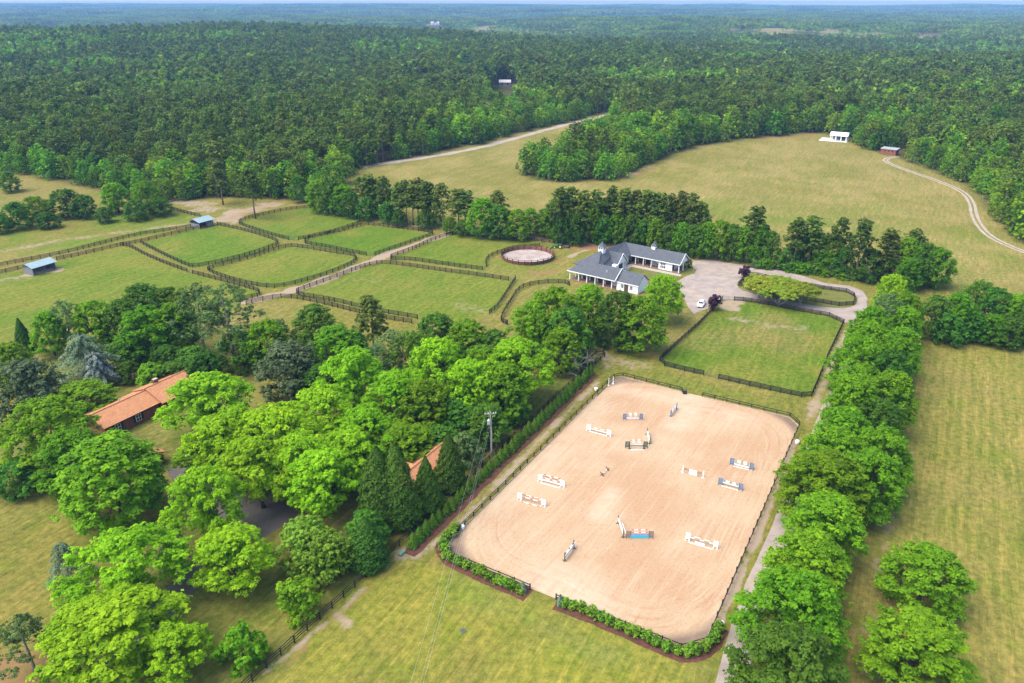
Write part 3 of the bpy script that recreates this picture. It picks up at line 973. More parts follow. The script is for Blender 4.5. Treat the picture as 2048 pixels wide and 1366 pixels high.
def tufted(lobes, rng, tufts, leaves, leaf, tuft_r=0.6, up=0.5, aspect=0.62, flat=0.75, spread=0.25, droop=0.25):
    """lobes: (x,y,z,rx,ry,rz). Each lobe carries tufts on its outer skin; each tuft is a little dome of leaves."""
    P_, N_, T_ = [], [], []
    cen = np.mean([l[:3] for l in lobes], axis=0)
    zs = [l[2] for l in lobes]
    for l in lobes:
        c, r = np.array(l[:3]), np.array(l[3:6])
        k = max(3, int(tufts * rng.uniform(0.8, 1.2)))
        d = sph(k, rng, up)
        tc = c + d * r * rng.uniform(0.55, 1.12, (k, 1))
        lobe_t = rng.uniform(0.0, 1.0)
        for q, dn in zip(tc, d):
            m_ = max(3, int(leaves * rng.uniform(0.7, 1.3)))
            e = sph(m_, rng, 0.9)
            tr = tuft_r * rng.uniform(0.65, 1.3)
            P_.append(q + e * np.array([tr, tr, tr * flat]) * rng.uniform(0.55, 1.0, (m_, 1)))
            N_.append(unit(e * 0.55 + dn * 0.35 + np.array([0, 0, 0.45]) + rng.normal(size=(m_, 3)) * spread))
            T_.append(np.clip(np.full(m_, 0.35 * lobe_t + 0.65 * rng.uniform(0, 1)) + rng.normal(size=m_) * 0.16, 0, 1))
    p, n, t = np.concatenate(P_), np.concatenate(N_), np.concatenate(T_)
    v, f = leaf_cards(p, n, leaf * np.exp(rng.normal(size=len(p)) * 0.3), rng, aspect, droop)
    return v, f, t


def limb_path(a, b, rng, bend=0.12, n=4):
    a, b = np.asarray(a, float), np.asarray(b, float)
    L_ = np.linalg.norm(b - a)
    pts = []
    for i in range(n + 1):
        t = i / n
        w_ = math.sin(t * math.pi) * L_ * bend
        pts.append(a + (b - a) * t + rng.normal(size=3) * w_ * 0.5 + np.array([0, 0, -w_ * 0.35]))
    return pts


def trunk_mesh(name, h, r0, lobes, rng, mat, fork=0.35, nl=9, lean=(0, 0), pine=False):
    mb = MB()
    top = h * (0.97 if pine else fork + 0.25)
    pts, rad = [], []
    for i in range(6):
        t = i / 5
        pts.append((lean[0] * t * t + rng.normal() * 0.05 * h * 0.1, lean[1] * t * t + rng.normal() * 0.05 * h * 0.1, top * t))
        rad.append(r0 * (1.25 if i == 0 else 1.0) * (1 - (0.82 if pine else 0.55) * t))
    mb.tube(pts, rad, 7)
    order = sorted(lobes, key=lambda l: rng.uniform())[:nl]
    for l in order:
        z0 = l[2] - rng.uniform(0.2, 1.5) if pine else h * fork * rng.uniform(0.75, 1.25)
        z0 = max(0.5, min(z0, top * 0.97))
        k = z0 / top
        a = (lean[0] * k * k, lean[1] * k * k, z0)
        ra = r0 * (1 - (0.82 if pine else 0.55) * k) * (0.3 if pine else 0.55)
        path = limb_path(a, (l[0] * 0.95, l[1] * 0.95, l[2] + (0 if pine else l[5] * 0.3)), rng)
        mb.tube(path, [ra * (1 - 0.85 * i / 4) for i in range(5)], 5, cap=False)
        if not pine:
            for _ in range(2):
                q = np.array([l[0], l[1], l[2]]) + sph(1, rng)[0] * np.array(l[3:6]) * 0.85
                mb.tube(limb_path(path[2 + (_ % 2)], q, rng, 0.1, 3), [ra * 0.4, ra * 0.28, ra * 0.18, ra * 0.08], 4, cap=False)
    return mb.mesh(name, mat, True)


def dome_lobes(rng, h, r, n, low=0.3, lr=(0.24, 0.34), flat=0.7, shape=1.0, hollow=0.35):
    """lobes arranged over an irregular dome that starts at low*h and tops at h"""
    out_ = []
    ax, ay = rng.uniform(0.85, 1.15), rng.uniform(0.85, 1.15)
    z0, z1 = low * h, h
    for i in range(n):
        t = (i + rng.uniform(0.1, 0.9)) / n
        zr = 1 - 2 * abs(0.5 - (0.12 + 0.86 * t)) if shape == 2 else math.sqrt(max(0, 1 - t ** 2 * 0.97))
        if shape == 1 and t < 0.3:
            zr *= 0.72 + t
        rad = r * zr * (1 if rng.uniform() > hollow else rng.uniform(0.25, 0.75)) * rng.uniform(0.82, 1.08)
        a = i * 2.39996 + rng.uniform(-0.5, 0.5)
        q = r * rng.uniform(*lr)
        rad = max(0, rad - q * 0.75)
        z = z0 + (z1 - z0) * t
        z = min(z, z1 - q * flat * 0.9)
        out_.append((math.cos(a) * rad * ax, math.sin(a) * rad * ay, z, q, q, q * flat))
    return out_


def cone_cards(rng, h, r, k, leaf, low=0.02, power=0.85, rough=0.1, aspect=0.6, shells=1.0, upn=0.5):
    t = rng.uniform(0, 1, k) ** 1.35
    z = h * (low + (1 - low) * t)
    prof = r * (1 - t ** (1 / power)) ** 0.9 + 0.03 * r
    prof = prof * np.minimum(1, 0.72 + t * 3.0)
    a = rng.uniform(0, 2 * np.pi, k)
    bumpy = 1 + rough * np.sin(a * 5 + z * 2.1) + rough * np.sin(a * 9 - z * 3.7) + rng.normal(size=k) * rough * 0.5
    rr = prof * bumpy * rng.uniform(0.78, 1.04, k) ** shells
    p = np.stack([np.cos(a) * rr, np.sin(a) * rr, z], 1)
    n = unit(np.stack([np.cos(a), np.sin(a), np.full(k, upn)], 1) + rng.normal(size=(k, 3)) * 0.35)
    v, f = leaf_cards(p, n, leaf * rng.uniform(0.7, 1.3, k), rng, aspect, 0.3)
    return v, f, np.clip(rng.uniform(0, 1, k) * 0.8 + 0.2 * t, 0, 1)


KIND = {}       # kind -> list of (crown mesh, trunk mesh, nominal height, nominal radius)


def add_kind(kind, h, r, crown, trunk):
    KIND.setdefault(kind, []).append((crown, trunk, h, r))


def crown_mesh(name, vft, mat):
    v, f, t = vft
    return new_mesh(name, v, f, [mat], fattrs={'tv': t})


def build_broad(kind, mat, bark, count, h, r, nl, tufts, leaves, leaf, low, flat=0.7, fork=0.3, tuft=0.6, seed=0, lr=(0.24, 0.34), up=0.5, shape=1.0, hollow=0.35):
    for i in range(count):
        rng = np.random.default_rng(seed + i)
        hh, rr = h * rng.uniform(0.93, 1.07), r * rng.uniform(0.93, 1.07)
        lb = dome_lobes(rng, hh, rr, nl, low, lr, flat, shape, hollow)
        cm = crown_mesh(kind + '_crown', tufted(lb, rng, tufts, leaves, leaf, tuft, up), mat)
        tm = trunk_mesh(kind + '_trunk', hh, hh * 0.022 + 0.08, lb, rng, bark, fork)
        add_kind(kind, hh, rr, cm, tm)


build_broad('lime', M['lime'], M['bark'], 5, 13.0, 8.0, 68, 18, 20, 0.185, 0.26, 0.62, 0.28, 0.54, 100, (0.15, 0.25), 0.8, 1.0, 0.25)
build_broad('green', M['green'], M['bark'], 4, 13.0, 6.5, 84, 16, 17, 0.175, 0.12, 0.8, 0.25, 0.5, 200, (0.15, 0.23), 0.6, 1.0, 0.15)
build_broad('dark', M['dark'], M['bark'], 3, 11.0, 6.0, 74, 15, 16, 0.175, 0.06, 0.8, 0.2, 0.48, 300, (0.15, 0.24), 0.6, 1.0, 0.2)
build_broad('mag', M['mag'], M['bark'], 1, 11.0, 6.5, 60, 18, 15, 0.2, 0.05, 0.8, 0.2, 0.5, 400)
build_broad('shrub', M['green'], M['bark'], 3, 5.0, 3.6, 20, 16, 12, 0.2, 0.02, 0.8, 0.15, 0.38, 500)
build_broad('laurel', M['laurel'], M['bark'], 2, 7.0, 5.6, 44, 18, 16, 0.17, 0.02, 0.75, 0.15, 0.42, 520)
build_broad('crepe', M['crepe'], M['palebark'], 3, 6.0, 5.0, 34, 18, 18, 0.16, 0.62, 0.5, 0.1, 0.45, 540, (0.2, 0.3), 0.8)
build_broad('plum', M['plum'], M['bark'], 1, 4.6, 2.3, 18, 14, 11, 0.2, 0.3, 0.85, 0.25, 0.32, 560)
build_broad('olive_shrub', M['greypine'], M['bark'], 2, 5.0, 3.5, 20, 16, 12, 0.2, 0.03, 0.8, 0.2, 0.36, 580)

# pines: bare stem, irregular pads of needles in the upper part
for i in range(5):
    rng = np.random.default_rng(600 + i)
    h, r = 19.0 * rng.uniform(0.94, 1.06), 3.9 * rng.uniform(0.9, 1.12)
    lb = []
    n = 24
    for k in range(n):
        t = (k + rng.uniform(0, 1)) / n
        z = h * (0.42 + 0.55 * t)
        rad = r * (0.55 + 0.45 * math.sin(math.pi * min(1, 0.25 + t * 0.85))) * (1.05 - 0.55 * t ** 3) * rng.uniform(0.45, 0.95)
        a = k * 2.4 + rng.uniform(-0.6, 0.6)
        q = rng.uniform(0.85, 1.35)
        lb.append((math.cos(a) * (rad - q * 0.4), math.sin(a) * (rad - q * 0.4), z, q * 1.3, q * 1.3, q * 0.85))
    cm = crown_mesh('pine_crown', tufted(lb, rng, 17, 12, 0.28, 0.46, 0.5, 0.5, 0.8, 0.4), M['pine'])
    add_kind('pine', h, r, cm, trunk_mesh('pine_trunk', h, 0.24, lb, rng, M['pinebark'], 0.5, 14, (rng.normal() * 0.5, rng.normal() * 0.5), True))
# broad grey-green pines with pale bare limbs
for i in range(2):
    rng = np.random.default_rng(650 + i)
    h, r = 18.0, 7.5
    lb = []
    for k in range(34):
        t = (k + rng.uniform(0, 1)) / 34
        z = h * (0.34 + 0.62 * t)
        rad = r * math.sqrt(max(0.05, 1 - t ** 2.2)) * rng.uniform(0.35, 1.0)
        a = k * 2.4 + rng.uniform(-0.6, 0.6)
        q = rng.uniform(1.1, 1.8)
        lb.append((math.cos(a) * rad, math.sin(a) * rad, z, q * 1.2, q * 1.2, q * 0.6))
    cm = crown_mesh('greypine_crown', tufted(lb, rng, 16, 13, 0.27, 0.5, 0.6, 0.42, 0.7, 0.4), M['greypine'])
    add_kind('greypine', h, r, cm, trunk_mesh('greypine_trunk', h, 0.42, lb, rng, M['palebark'], 0.5, 20, (0.8, 0.3), True))
# weeping cedars: tiers of drooping sprays
for kind, mat, h, r, sd_ in (('cedar', M['cedar'], 11.0, 8.5, 700), ('bluecedar', M['blue'], 8.5, 5.0, 710)):
    rng = np.random.default_rng(sd_)
    PP, NN, TT, lb = [], [], [], []
    for k in range(46):
        t = (k + rng.uniform()) / 46
        z0 = h * (0.35 + 0.6 * t)
        ln = r * (1.04 - t * 0.72) * rng.uniform(0.75, 1.1)
        a = k * 2.4 + rng.uniform(-0.4, 0.4)
        dr = h * 0.3 * rng.uniform(0.6, 1.1) * (1.1 - 0.6 * t)
        m_ = 150
        s_ = rng.uniform(0.12, 1.0, m_) ** 0.8
        wid = (0.16 + 0.2 * np.sin(s_ * math.pi)) * ln * 0.5
        lat = rng.uniform(-1, 1, m_) * wid
        ca, sa_ = math.cos(a), math.sin(a)
        z = z0 + 0.5 * s_ - dr * s_ ** 2.2 - np.abs(lat) * 0.35 - rng.uniform(0, 0.5, m_)
        PP.append(np.stack([ca * s_ * ln - sa_ * lat, sa_ * s_ * ln + ca * lat, np.maximum(z, 0.2)], 1))
        NN.append(unit(np.array([ca * 0.3, sa_ * 0.3, 1.0]) + rng.normal(size=(m_, 3)) * 0.3))
        TT.append(np.clip(rng.uniform(0, 1) * 0.5 + rng.uniform(0, 0.5, m_), 0, 1))
        lb.append((ca * ln * 0.8, sa_ * ln * 0.8, z0 - dr * 0.55, 0.5, 0.5, 0.3))
    p, n, t = np.concatenate(PP), np.concatenate(NN), np.concatenate(TT)
    v, f = leaf_cards(p, n, 0.27 * rng.uniform(0.7, 1.3, len(p)), rng, 0.4, 0.5)
    add_kind(kind, h, r, crown_mesh(kind + '_crown', (v, f, t), mat), trunk_mesh(kind + '_trunk', h, 0.4, lb, rng, M['palebark'], 0.5, 22, (0, 0), True))
# cone evergreens, small arborvitae, hedge plants
for i in range(3):
    rng = np.random.default_rng(720 + i)
    add_kind('cone', 12.0, 3.4, crown_mesh('cone_crown', cone_cards(rng, 12.0, 3.4, 11000, 0.2, 0.03, 0.9, 0.09), M['cone']), MB().tube([(0, 0, 0), (0, 0, 3), (0.05, 0, 9.5)], [0.28, 0.22, 0.06], 7).mesh('cone_trunk', M['bark']))
for i in range(2):
    rng = np.random.default_rng(725 + i)
    add_kind('column', 14.0, 2.9, crown_mesh('column_crown', cone_cards(rng, 14.0, 2.9, 12000, 0.19, 0.02, 0.36, 0.07), M['cone']), MB().tube([(0, 0, 0), (0, 0, 3), (0.05, 0, 11)], [0.28, 0.22, 0.06], 7).mesh('column_trunk', M['bark']))
for i in range(3):
    rng = np.random.default_rng(730 + i)
    add_kind('arb', 2.9, 0.95, crown_mesh('arb_crown', cone_cards(rng, 2.9, 0.98, 950, 0.15, 0.03, 0.8, 0.08), M['arb']), MB().tube([(0, 0, 0), (0, 0, 2.2)], [0.06, 0.02], 5).mesh('arb_trunk', M['bark']))
for i in range(3):
    rng = np.random.default_rng(740 + i)
    lb = [(rng.uniform(-0.4, 0.4), rng.uniform(-0.4, 0.4), rng.uniform(0.35, 1.0), 0.42, 0.42, 0.45) for _ in range(9)]
    add_kind('hedge', 1.5, 0.85, crown_mesh('hedge_crown', tufted(lb, rng, 9, 9, 0.15, 0.22, 0.5, 0.45, 0.9, 0.45), M['laurel']), MB().tube([(0, 0, 0), (0.05, 0, 0.8)], [0.05, 0.02], 5).mesh('hedge_stem', M['bark']))
rng = np.random.default_rng(750)
add_kind('bluecone', 1.9, 0.5, crown_mesh('bluecone_crown', cone_cards(rng, 1.9, 0.5, 520, 0.12, 0.03, 0.9, 0.08), M['blue']), MB().tube([(0, 0, 0), (0, 0, 1.4)], [0.04, 0.015], 5).mesh('bluecone_stem', M['bark']))


# leafless grey tree
def bare_mesh(name, h, seed, mat):
    rng = np.random.default_rng(seed)
    mb = MB()

    def grow(p, d, ln, r_, lev):
        q = p + d * ln
        mid = (p + q) / 2 + rng.normal(size=3) * ln * 0.05
        mb.tube([p, mid, q], [r_, r_ * 0.8, r_ * 0.6], 5 if lev < 2 else 4, cap=False)
        if lev >= 4:
            return
        for _ in range(3 if lev < 3 else 2):
            grow(q if _ else mid, unit(d + rng.normal(size=3) * 0.5 + np.array([0, 0, 0.15])), ln * rng.uniform(0.6, 0.82), r_ * 0.55, lev + 1)
    for k in range(4):
        grow(np.array([rng.uniform(-0.3, 0.3), rng.uniform(-0.3, 0.3), 0]), unit(np.array([rng.normal() * 0.3, rng.normal() * 0.3, 1])), h * 0.34, 0.16, 0)
    return mb.mesh(name, mat)


def nice(kind):
    return {'lime': 'broadleaf_tree', 'green': 'broadleaf_tree', 'dark': 'broadleaf_tree', 'mag': 'broadleaf_tree', 'crepe': 'spreading_tree', 'plum': 'purple_tree', 'pine': 'pine_tree', 'greypine': 'pine_tree',
            'cedar': 'cedar_tree', 'bluecedar': 'cedar_tree', 'cone': 'conifer_tree', 'column': 'conifer_tree', 'shrub': 'shrub', 'laurel': 'shrub', 'olive_shrub': 'shrub', 'arb': 'evergreen_shrub', 'hedge': 'hedge_plant', 'bluecone': 'evergreen_shrub'}[kind]


CAT = {'broadleaf_tree': 'tree', 'spreading_tree': 'tree', 'purple_tree': 'tree', 'pine_tree': 'pine', 'cedar_tree': 'cedar', 'conifer_tree': 'conifer', 'shrub': 'shrub', 'evergreen_shrub': 'shrub', 'hedge_plant': 'shrub'}
TREE_COUNT = [0]
PLANTED = []


def plant(kind, x, y, h, r, label, group=None, z=0.0, rz=None, var=None):
    i = TREE_COUNT[0]
    TREE_COUNT[0] += 1
    crown, trunk, h0, r0 = KIND[kind][(i * 7 + 3) % len(KIND[kind]) if var is None else var % len(KIND[kind])]
    nm = nice(kind)
    sx = r / r0
    o = root(nm, (x, y, z), label, CAT[nm], random.uniform(0, 6.28) if rz is None else rz, group, (sx * random.uniform(0.94, 1.06), sx * random.uniform(0.94, 1.06), h / h0))
    small = kind in ('arb', 'hedge', 'bluecone', 'shrub', 'laurel', 'olive_shrub')
    obj('stem' if small else 'trunk', trunk, o)
    obj('foliage' if small else 'crown', crown, o)
    PLANTED.append((x, y, r))
    return o


def tree_px(kind, u, v, h, r, label, group=None, **kw):
    if kind in ('lime', 'green', 'dark', 'mag') and v > 560 and u < 1400:
        r *= 1.12 if v < 950 else 1.0
    """tree whose crown top shows at photograph pixel u, v"""
    x, y = P(u, v + (0 if kind in ('cone', 'column') else r * 1.2), h * 0.97)
    # keep garden plants on their own side of the boundary fence
    fa, fb = P(505, 1363), P(1209, 714)
    fd = (fb - fa) / np.linalg.norm(fb - fa)
    fn = np.array([-fd[1], fd[0]])
    t = (np.array([x, y]) - fa) @ fd
    s = (np.array([x, y]) - fa) @ fn
    k = 0.45 if kind in ('cone', 'column') else 0.9
    if -5 < t < np.linalg.norm(fb - fa) and -6 < s < r * k:
        x, y = np.array([x, y]) + fn * (r * k - s)
    return plant(kind, x, y, h, r, label, group, **kw)


def nth(n):
    s = 'th' if 10 <= n % 100 <= 20 else {1: 'st', 2: 'nd', 3: 'rd'}.get(n % 10, 'th')
    return '%d%s' % (n, s)

# ---- the garden and its surroundings: every tree that can be told apart (pixel of its crown top, height, crown radius)
TREES = [
    ('lime', 235, 1072, 12, 8.6, 'lime-green broad tree left of the asphalt driveway near the bottom left corner'),
    ('lime', 210, 1208, 11, 10.2, 'lime-green broad tree cut by the bottom edge at the far left'),
    ('lime', 395, 945, 13, 6.2, 'lime-green tree overhanging the grey asphalt court by the house'),
    ('lime', 455, 1062, 10, 7.4, 'lime-green tree leaning over the lawn right of the asphalt driveway'),
    ('green', 205, 876, 15, 9.4, 'big light green tree in front of the orange-roofed house, left of the asphalt court'),
    ('green', 78, 800, 14, 7.4, 'mid-green broad tree left of the end wall of the orange-roofed house'),
    ('dark', 30, 922, 6, 4.4, 'low dark green tree at the left edge below the orange-roofed house'),
    ('lime', 402, 750, 13, 8.4, 'lime-green tree covering the right half of the long orange roof'),
    ('lime', 465, 815, 12, 6.2, 'lime-green tree at the right end of the long orange-roofed house'),
    ('lime', 555, 812, 14, 8.4, 'lime-green tree in the middle of the garden wood, right of the orange-roofed house'),
    ('lime', 505, 880, 13, 6.4, 'lime-green tree above the asphalt court, centre of the garden'),
    ('lime', 635, 905, 12, 6.6, 'lime-green tree with a bare dark stem beside the tall twin conifers'),
    ('lime', 700, 700, 15, 7.8, 'tall lime-green tree near the top of the garden wood'),
    ('lime', 790, 742, 13, 7.2, 'lime-green tree between the garage roof and the far paddocks'),
    ('lime', 645, 775, 13, 7.2, 'lime-green tree in the thick of the garden, below the tallest lime one'),
    ('lime', 725, 820, 11, 6.4, 'lime-green tree left of the small orange garage roof'),
    ('lime', 872, 676, 16, 6.4, 'tall narrow lime-green tree left of the dark cone conifer'),
    ('lime', 935, 722, 13, 6.0, 'bright green tree just left of the dark cone conifer'),
    ('green', 800, 848, 8, 6.6, 'bright green low tree spreading over the small orange garage roof'),
    ('lime', 1068, 686, 14, 7.4, 'pale yellow-green tree right of the dark cone conifer'),
    ('green', 1040, 735, 12, 6.0, 'light green tree next to the evergreen row, below the pale yellow-green one'),
    ('cone', 993, 716, 11, 3.4, 'dark green cone-shaped conifer standing among the lime trees'),
    ('column', 752, 898, 15, 3.3, 'left one of the tall twin conifers in the garden beside the boundary fence'),
    ('column', 788, 893, 15.5, 3.0, 'right one of the tall twin conifers in the garden beside the boundary fence'),
    ('cone', 896, 866, 11.5, 3.0, 'cone-shaped conifer right of the garage roof, beside the small evergreen row'),
    ('cone', 850, 916, 10.5, 3.0, 'cone-shaped conifer covering the near corner of the garage roof'),
    ('column', 728, 1038, 9, 2.9, 'dark columnar conifer between the glossy laurels and the boundary fence'),
    ('dark', 768, 1040, 7, 4.0, 'dark green bush at the boundary fence, right of the columnar conifer'),
    ('shrub', 815, 985, 6, 3.6, 'bright green bush in front of the right twin conifer'),
    ('olive_shrub', 950, 872, 7, 3.6, 'yellow-green loose bush beside the power pole'),
    ('dark', 1005, 818, 8, 4.2, 'dark green bush right of the power pole top'),
    ('dark', 955, 820, 7, 4.6, 'dark green bush left of the power pole top'),
    ('dark', 915, 800, 8, 5.0, 'dark green bush above the garage roof'),
    ('dark', 1060, 800, 6, 3.6, 'dark green bush behind the small evergreen row, halfway along'),
    ('laurel', 605, 1042, 7.5, 5.8, 'glossy-leaved big shrub beside the asphalt driveway'),
    ('laurel', 680, 1082, 7.5, 5.6, 'glossy big shrub nearest to the boundary fence'),
    ('shrub', 592, 1160, 6, 3.6, 'rounded green shrub on the lawn left of the boundary fence'),
    ('shrub', 500, 1268, 5.6, 3.9, 'rounded green shrub near the bottom end of the boundary fence'),
    ('greypine', 35, 1235, 9, 4.0, 'grey thin-crowned pine leaning in at the bottom left corner'),
    ('cedar', 118, 1078, 8, 3.6, 'drooping green cedar peeping out left of the lime trees'),
    ('cedar', 335, 1050, 8, 3.6, 'drooping dark cedar behind the lime tree by the asphalt driveway'),
    ('cedar', 155, 655, 12, 9.0, 'large weeping grey-green cedar behind the orange-roofed house'),
    ('bluecedar', 185, 698, 9, 5.0, 'bluish cedar in front of the large weeping cedar'),
    ('mag', 45, 718, 12, 7.2, 'grey-green broad tree with pale blossoms at the left edge'),
    ('green', 15, 685, 11, 5.4, 'bright green tree at the left edge behind the pale-blossomed one'),
    ('green', 160, 762, 7, 6.2, 'low bright green tree beside the left end of the long orange roof'),
    ('dark', 252, 722, 5, 2.8, 'small dark bush behind the orange-roofed house, left of a row'),
    ('shrub', 300, 728, 6, 4.4, 'wide green bush behind the ridge of the orange-roofed house'),
    ('dark', 345, 722, 6, 4.0, 'dark green bush behind the right half of the orange-roofed house'),
    ('dark', 403, 702, 8, 5.0, 'dark round bush right of the bushes behind the orange-roofed house'),
    ('dark', 250, 668, 7, 5.6, 'dark spreading tree right of the weeping cedar'),
    ('cone', 35, 638, 9, 2.5, 'slim dark conifer at the left edge of the near paddock'),
    ('green', 88, 622, 11, 5.0, 'mid-green tree at the paddock edge right of the slim conifer'),
    ('greypine', 122, 600, 13, 4.6, 'thin grey-green tree at the edge of the left paddock'),
    ('green', 182, 598, 12, 6.2, 'yellowish green tree at the edge of the left paddock'),
    ('dark', 236, 600, 12, 5.2, 'dark tree at the edge of the left paddock, between lighter ones'),
    ('dark', 282, 566, 14, 6.8, 'dark round tree standing highest at the edge of the left paddock'),
    ('green', 285, 612, 13, 6.6, 'pale green tree in front of the highest dark round tree'),
    ('green', 335, 606, 13, 6.0, 'light green tree between the dark round tree and the broad grey pines'),
    ('dark', 335, 572, 13, 5.6, 'dark tree behind the broad grey pines, right of the dark round tree'),
    ('greypine', 385, 566, 18, 7.2, 'left one of the two broad grey-green pines with pale limbs'),
    ('greypine', 445, 568, 19, 8.0, 'right one of the two broad grey-green pines with pale limbs'),
    ('dark', 480, 660, 9, 5.4, 'dark bush under the right broad grey pine'),
    ('dark', 330, 690, 7, 4.4, 'dark bush below the left broad grey pine'),
    ('dark', 385, 690, 8, 4.8, 'dark bush under the left broad grey pine'),
    ('green', 530, 640, 12, 5.2, 'green tree just right of the broad grey pines'),
    ('greypine', 556, 636, 11, 4.2, 'small grey feathery tree between the broad pines and the round dark tree'),
    ('mag', 572, 684, 12, 6.8, 'grey-green round tree at the top of the garden lawn'),
    ('mag', 615, 715, 8, 4.6, 'grey-green bush right of the round grey-green tree'),
    ('dark', 626, 608, 12, 6.2, 'round dark tree at the lower fence of the large paddock'),
    ('green', 668, 650, 13, 6.8, 'bright green tree below the lower fence of the large paddock'),
    ('pine', 737, 592, 17, 4.2, 'single slim pine against the fence of the large paddock'),
    ('dark', 700, 660, 11, 5.2, 'dark tree at the foot of the single slim pine'),
    ('greypine', 782, 660, 12, 5.0, 'grey-green feathery tree right of the single slim pine'),
    ('greypine', 745, 690, 11, 4.6, 'grey-green feathery tree in front of the single slim pine'),
    ('dark', 872, 626, 13, 6.4, 'dark round tree at the lower right corner of the large paddock'),
    ('green', 935, 640, 13, 6.6, 'green tree right of the dark one at the large paddock corner'),
    ('dark', 820, 665, 12, 5.4, 'dark green tree left of the one at the large paddock corner'),
    ('dark', 990, 660, 11, 5.4, 'dark green tree left of the big bright trees by the stable'),
    ('green', 965, 690, 11, 6.0, 'mid-green tree behind the dark cone conifer'),
    ('dark', 905, 690, 11, 5.4, 'dark tree behind the tall narrow lime tree'),
    ('green', 1108, 574, 16, 7.6, 'big bright green tree left of the stable front, with a wide dome'),
    ('green', 1068, 600, 14, 6.0, 'bright green tree left of the big domed one near the stable'),
    ('green', 1180, 568, 14, 6.2, 'bright green tree right in front of the stable porch'),
    ('dark', 1240, 582, 14, 6.4, 'grey-green tree in front of the white stable end'),
    ('green', 1288, 592, 14, 6.0, 'tree with a visible leaning trunk on bare red soil near the stable'),
    ('lime', 1330, 548, 13, 7.0, 'yellow-green round tree beside the gravel yard of the stable'),
    ('dark', 1175, 622, 14, 6.0, 'dark green tree behind the leafless grey tree'),
    ('green', 1125, 655, 11, 5.0, 'green tree left of the leafless grey tree'),
    ('dark', 1198, 690, 7, 3.2, 'dark green tree at the top end of the small evergreen row'),
    ('green', 1862, 1100, 9.5, 6.6, 'round green tree standing alone in the right-hand field'),
    ('green', 1848, 1240, 9.5, 7.8, 'round green tree at the bottom edge of the right-hand field'),
    ('plum', 1430, 588, 4.6, 2.4, 'small purple-leaved tree beside the parked white car'),
    ('plum', 1491, 530, 4.2, 2.2, 'small dark purple tree at the tip of the fenced island'),
    ('crepe', 1522, 550, 6, 6.2, 'spreading yellow-green tree at the left end of the fenced island'),
    ('crepe', 1605, 564, 6, 6.4, 'spreading yellow-green tree at the right of the fenced island canopy'),
    ('crepe', 1565, 553, 6, 6.6, 'spreading yellow-green tree at the back of the fenced island canopy'),
    ('crepe', 1562, 570, 5.6, 6.2, 'spreading green tree at the front of the fenced island canopy'),
    ('dark', 1377, 516, 3.0, 1.6, 'small round dark bush at the end porch of the stable'),
    ('lime', 432, 835, 12, 6.8, 'lime-green tree just below the right end of the long orange roof'),
    ('lime', 590, 868, 12, 6.8, 'lime-green tree left of the one with the bare dark stem'),
    ('lime', 690, 862, 11, 6.4, 'lime-green tree behind the left twin conifer'),
    ('green', 845, 760, 12, 6.2, 'bright green tree above the small orange garage roof'),
    ('green', 130, 860, 11, 6.4, 'mid-green tree left of the big light green one'),
    ('lime', 330, 1262, 8, 5.0, 'lime-green tree right of the one cut by the bottom edge'),
    ('dark', 410, 880, 6, 4.6, 'dark bush in the shade beside the carport roof'),
    ('dark', 640, 730, 8, 5.0, 'dark bush behind the tall lime tree near the top of the wood'),
    ('dark', 880, 850, 6, 4.2, 'dark bush at the far end of the garage'),
    ('green', 1010, 700, 12, 5.6, 'light green tree behind the dark cone conifer, to its right'),
    ('pine', 433, 316, 19, 4.6, 'lone pine with a straight bare stem at the paddock wood edge'),
    ('pine', 497, 332, 20, 5.8, 'lone pale-limbed pine leaning over the bare red soil'),
    ('dark', 12, 338, 9, 6.0, 'dark tree alone in the small tan field at the left edge'),
    ('dark', 25, 400, 10, 6.0, 'dark hedgerow tree at the left edge above the long fences'),
    ('green', 65, 388, 9, 6.5, 'olive-green hedgerow tree left of the big dark domed one'),
    ('dark', 125, 372, 11, 8.0, 'big dark domed hedgerow tree in the middle of the left hedgerow'),
    ('dark', 165, 385, 9, 5.6, 'dark hedgerow tree right of the big domed one'),
    ('green', 225, 360, 12, 7.2, 'bright round hedgerow tree above the long fences'),
    ('green', 288, 358, 13, 6.0, 'bright tall hedgerow tree where the hedgerow meets the wood'),
    ('dark', 268, 395, 8, 5.2, 'low dark hedgerow tree in front of the two bright ones'),
    ('dark', 318, 392, 7, 5.0, 'low dark tree where the short fence leaves the hedgerow'),
    ('dark', 205, 410, 6, 4.6, 'low dark hedgerow bush below the bright round tree'),
    ('dark', 90, 420, 6, 5.0, 'low dark hedgerow bush below the big domed tree'),
    ('dark', -10, 425, 7, 5.0, 'low dark hedgerow bush cut by the left edge'),
]
for kind, u, v, h, r, lab in TREES:
    tree_px(kind, u, v, h, r, lab)
o = root('bare_tree', (*P(1140, 748), 0), 'leafless grey tree among green ones, left of the red soil', 'tree')
obj('branches', bare_mesh('bare_branches', 9.5, 5, M['palebark']), o)

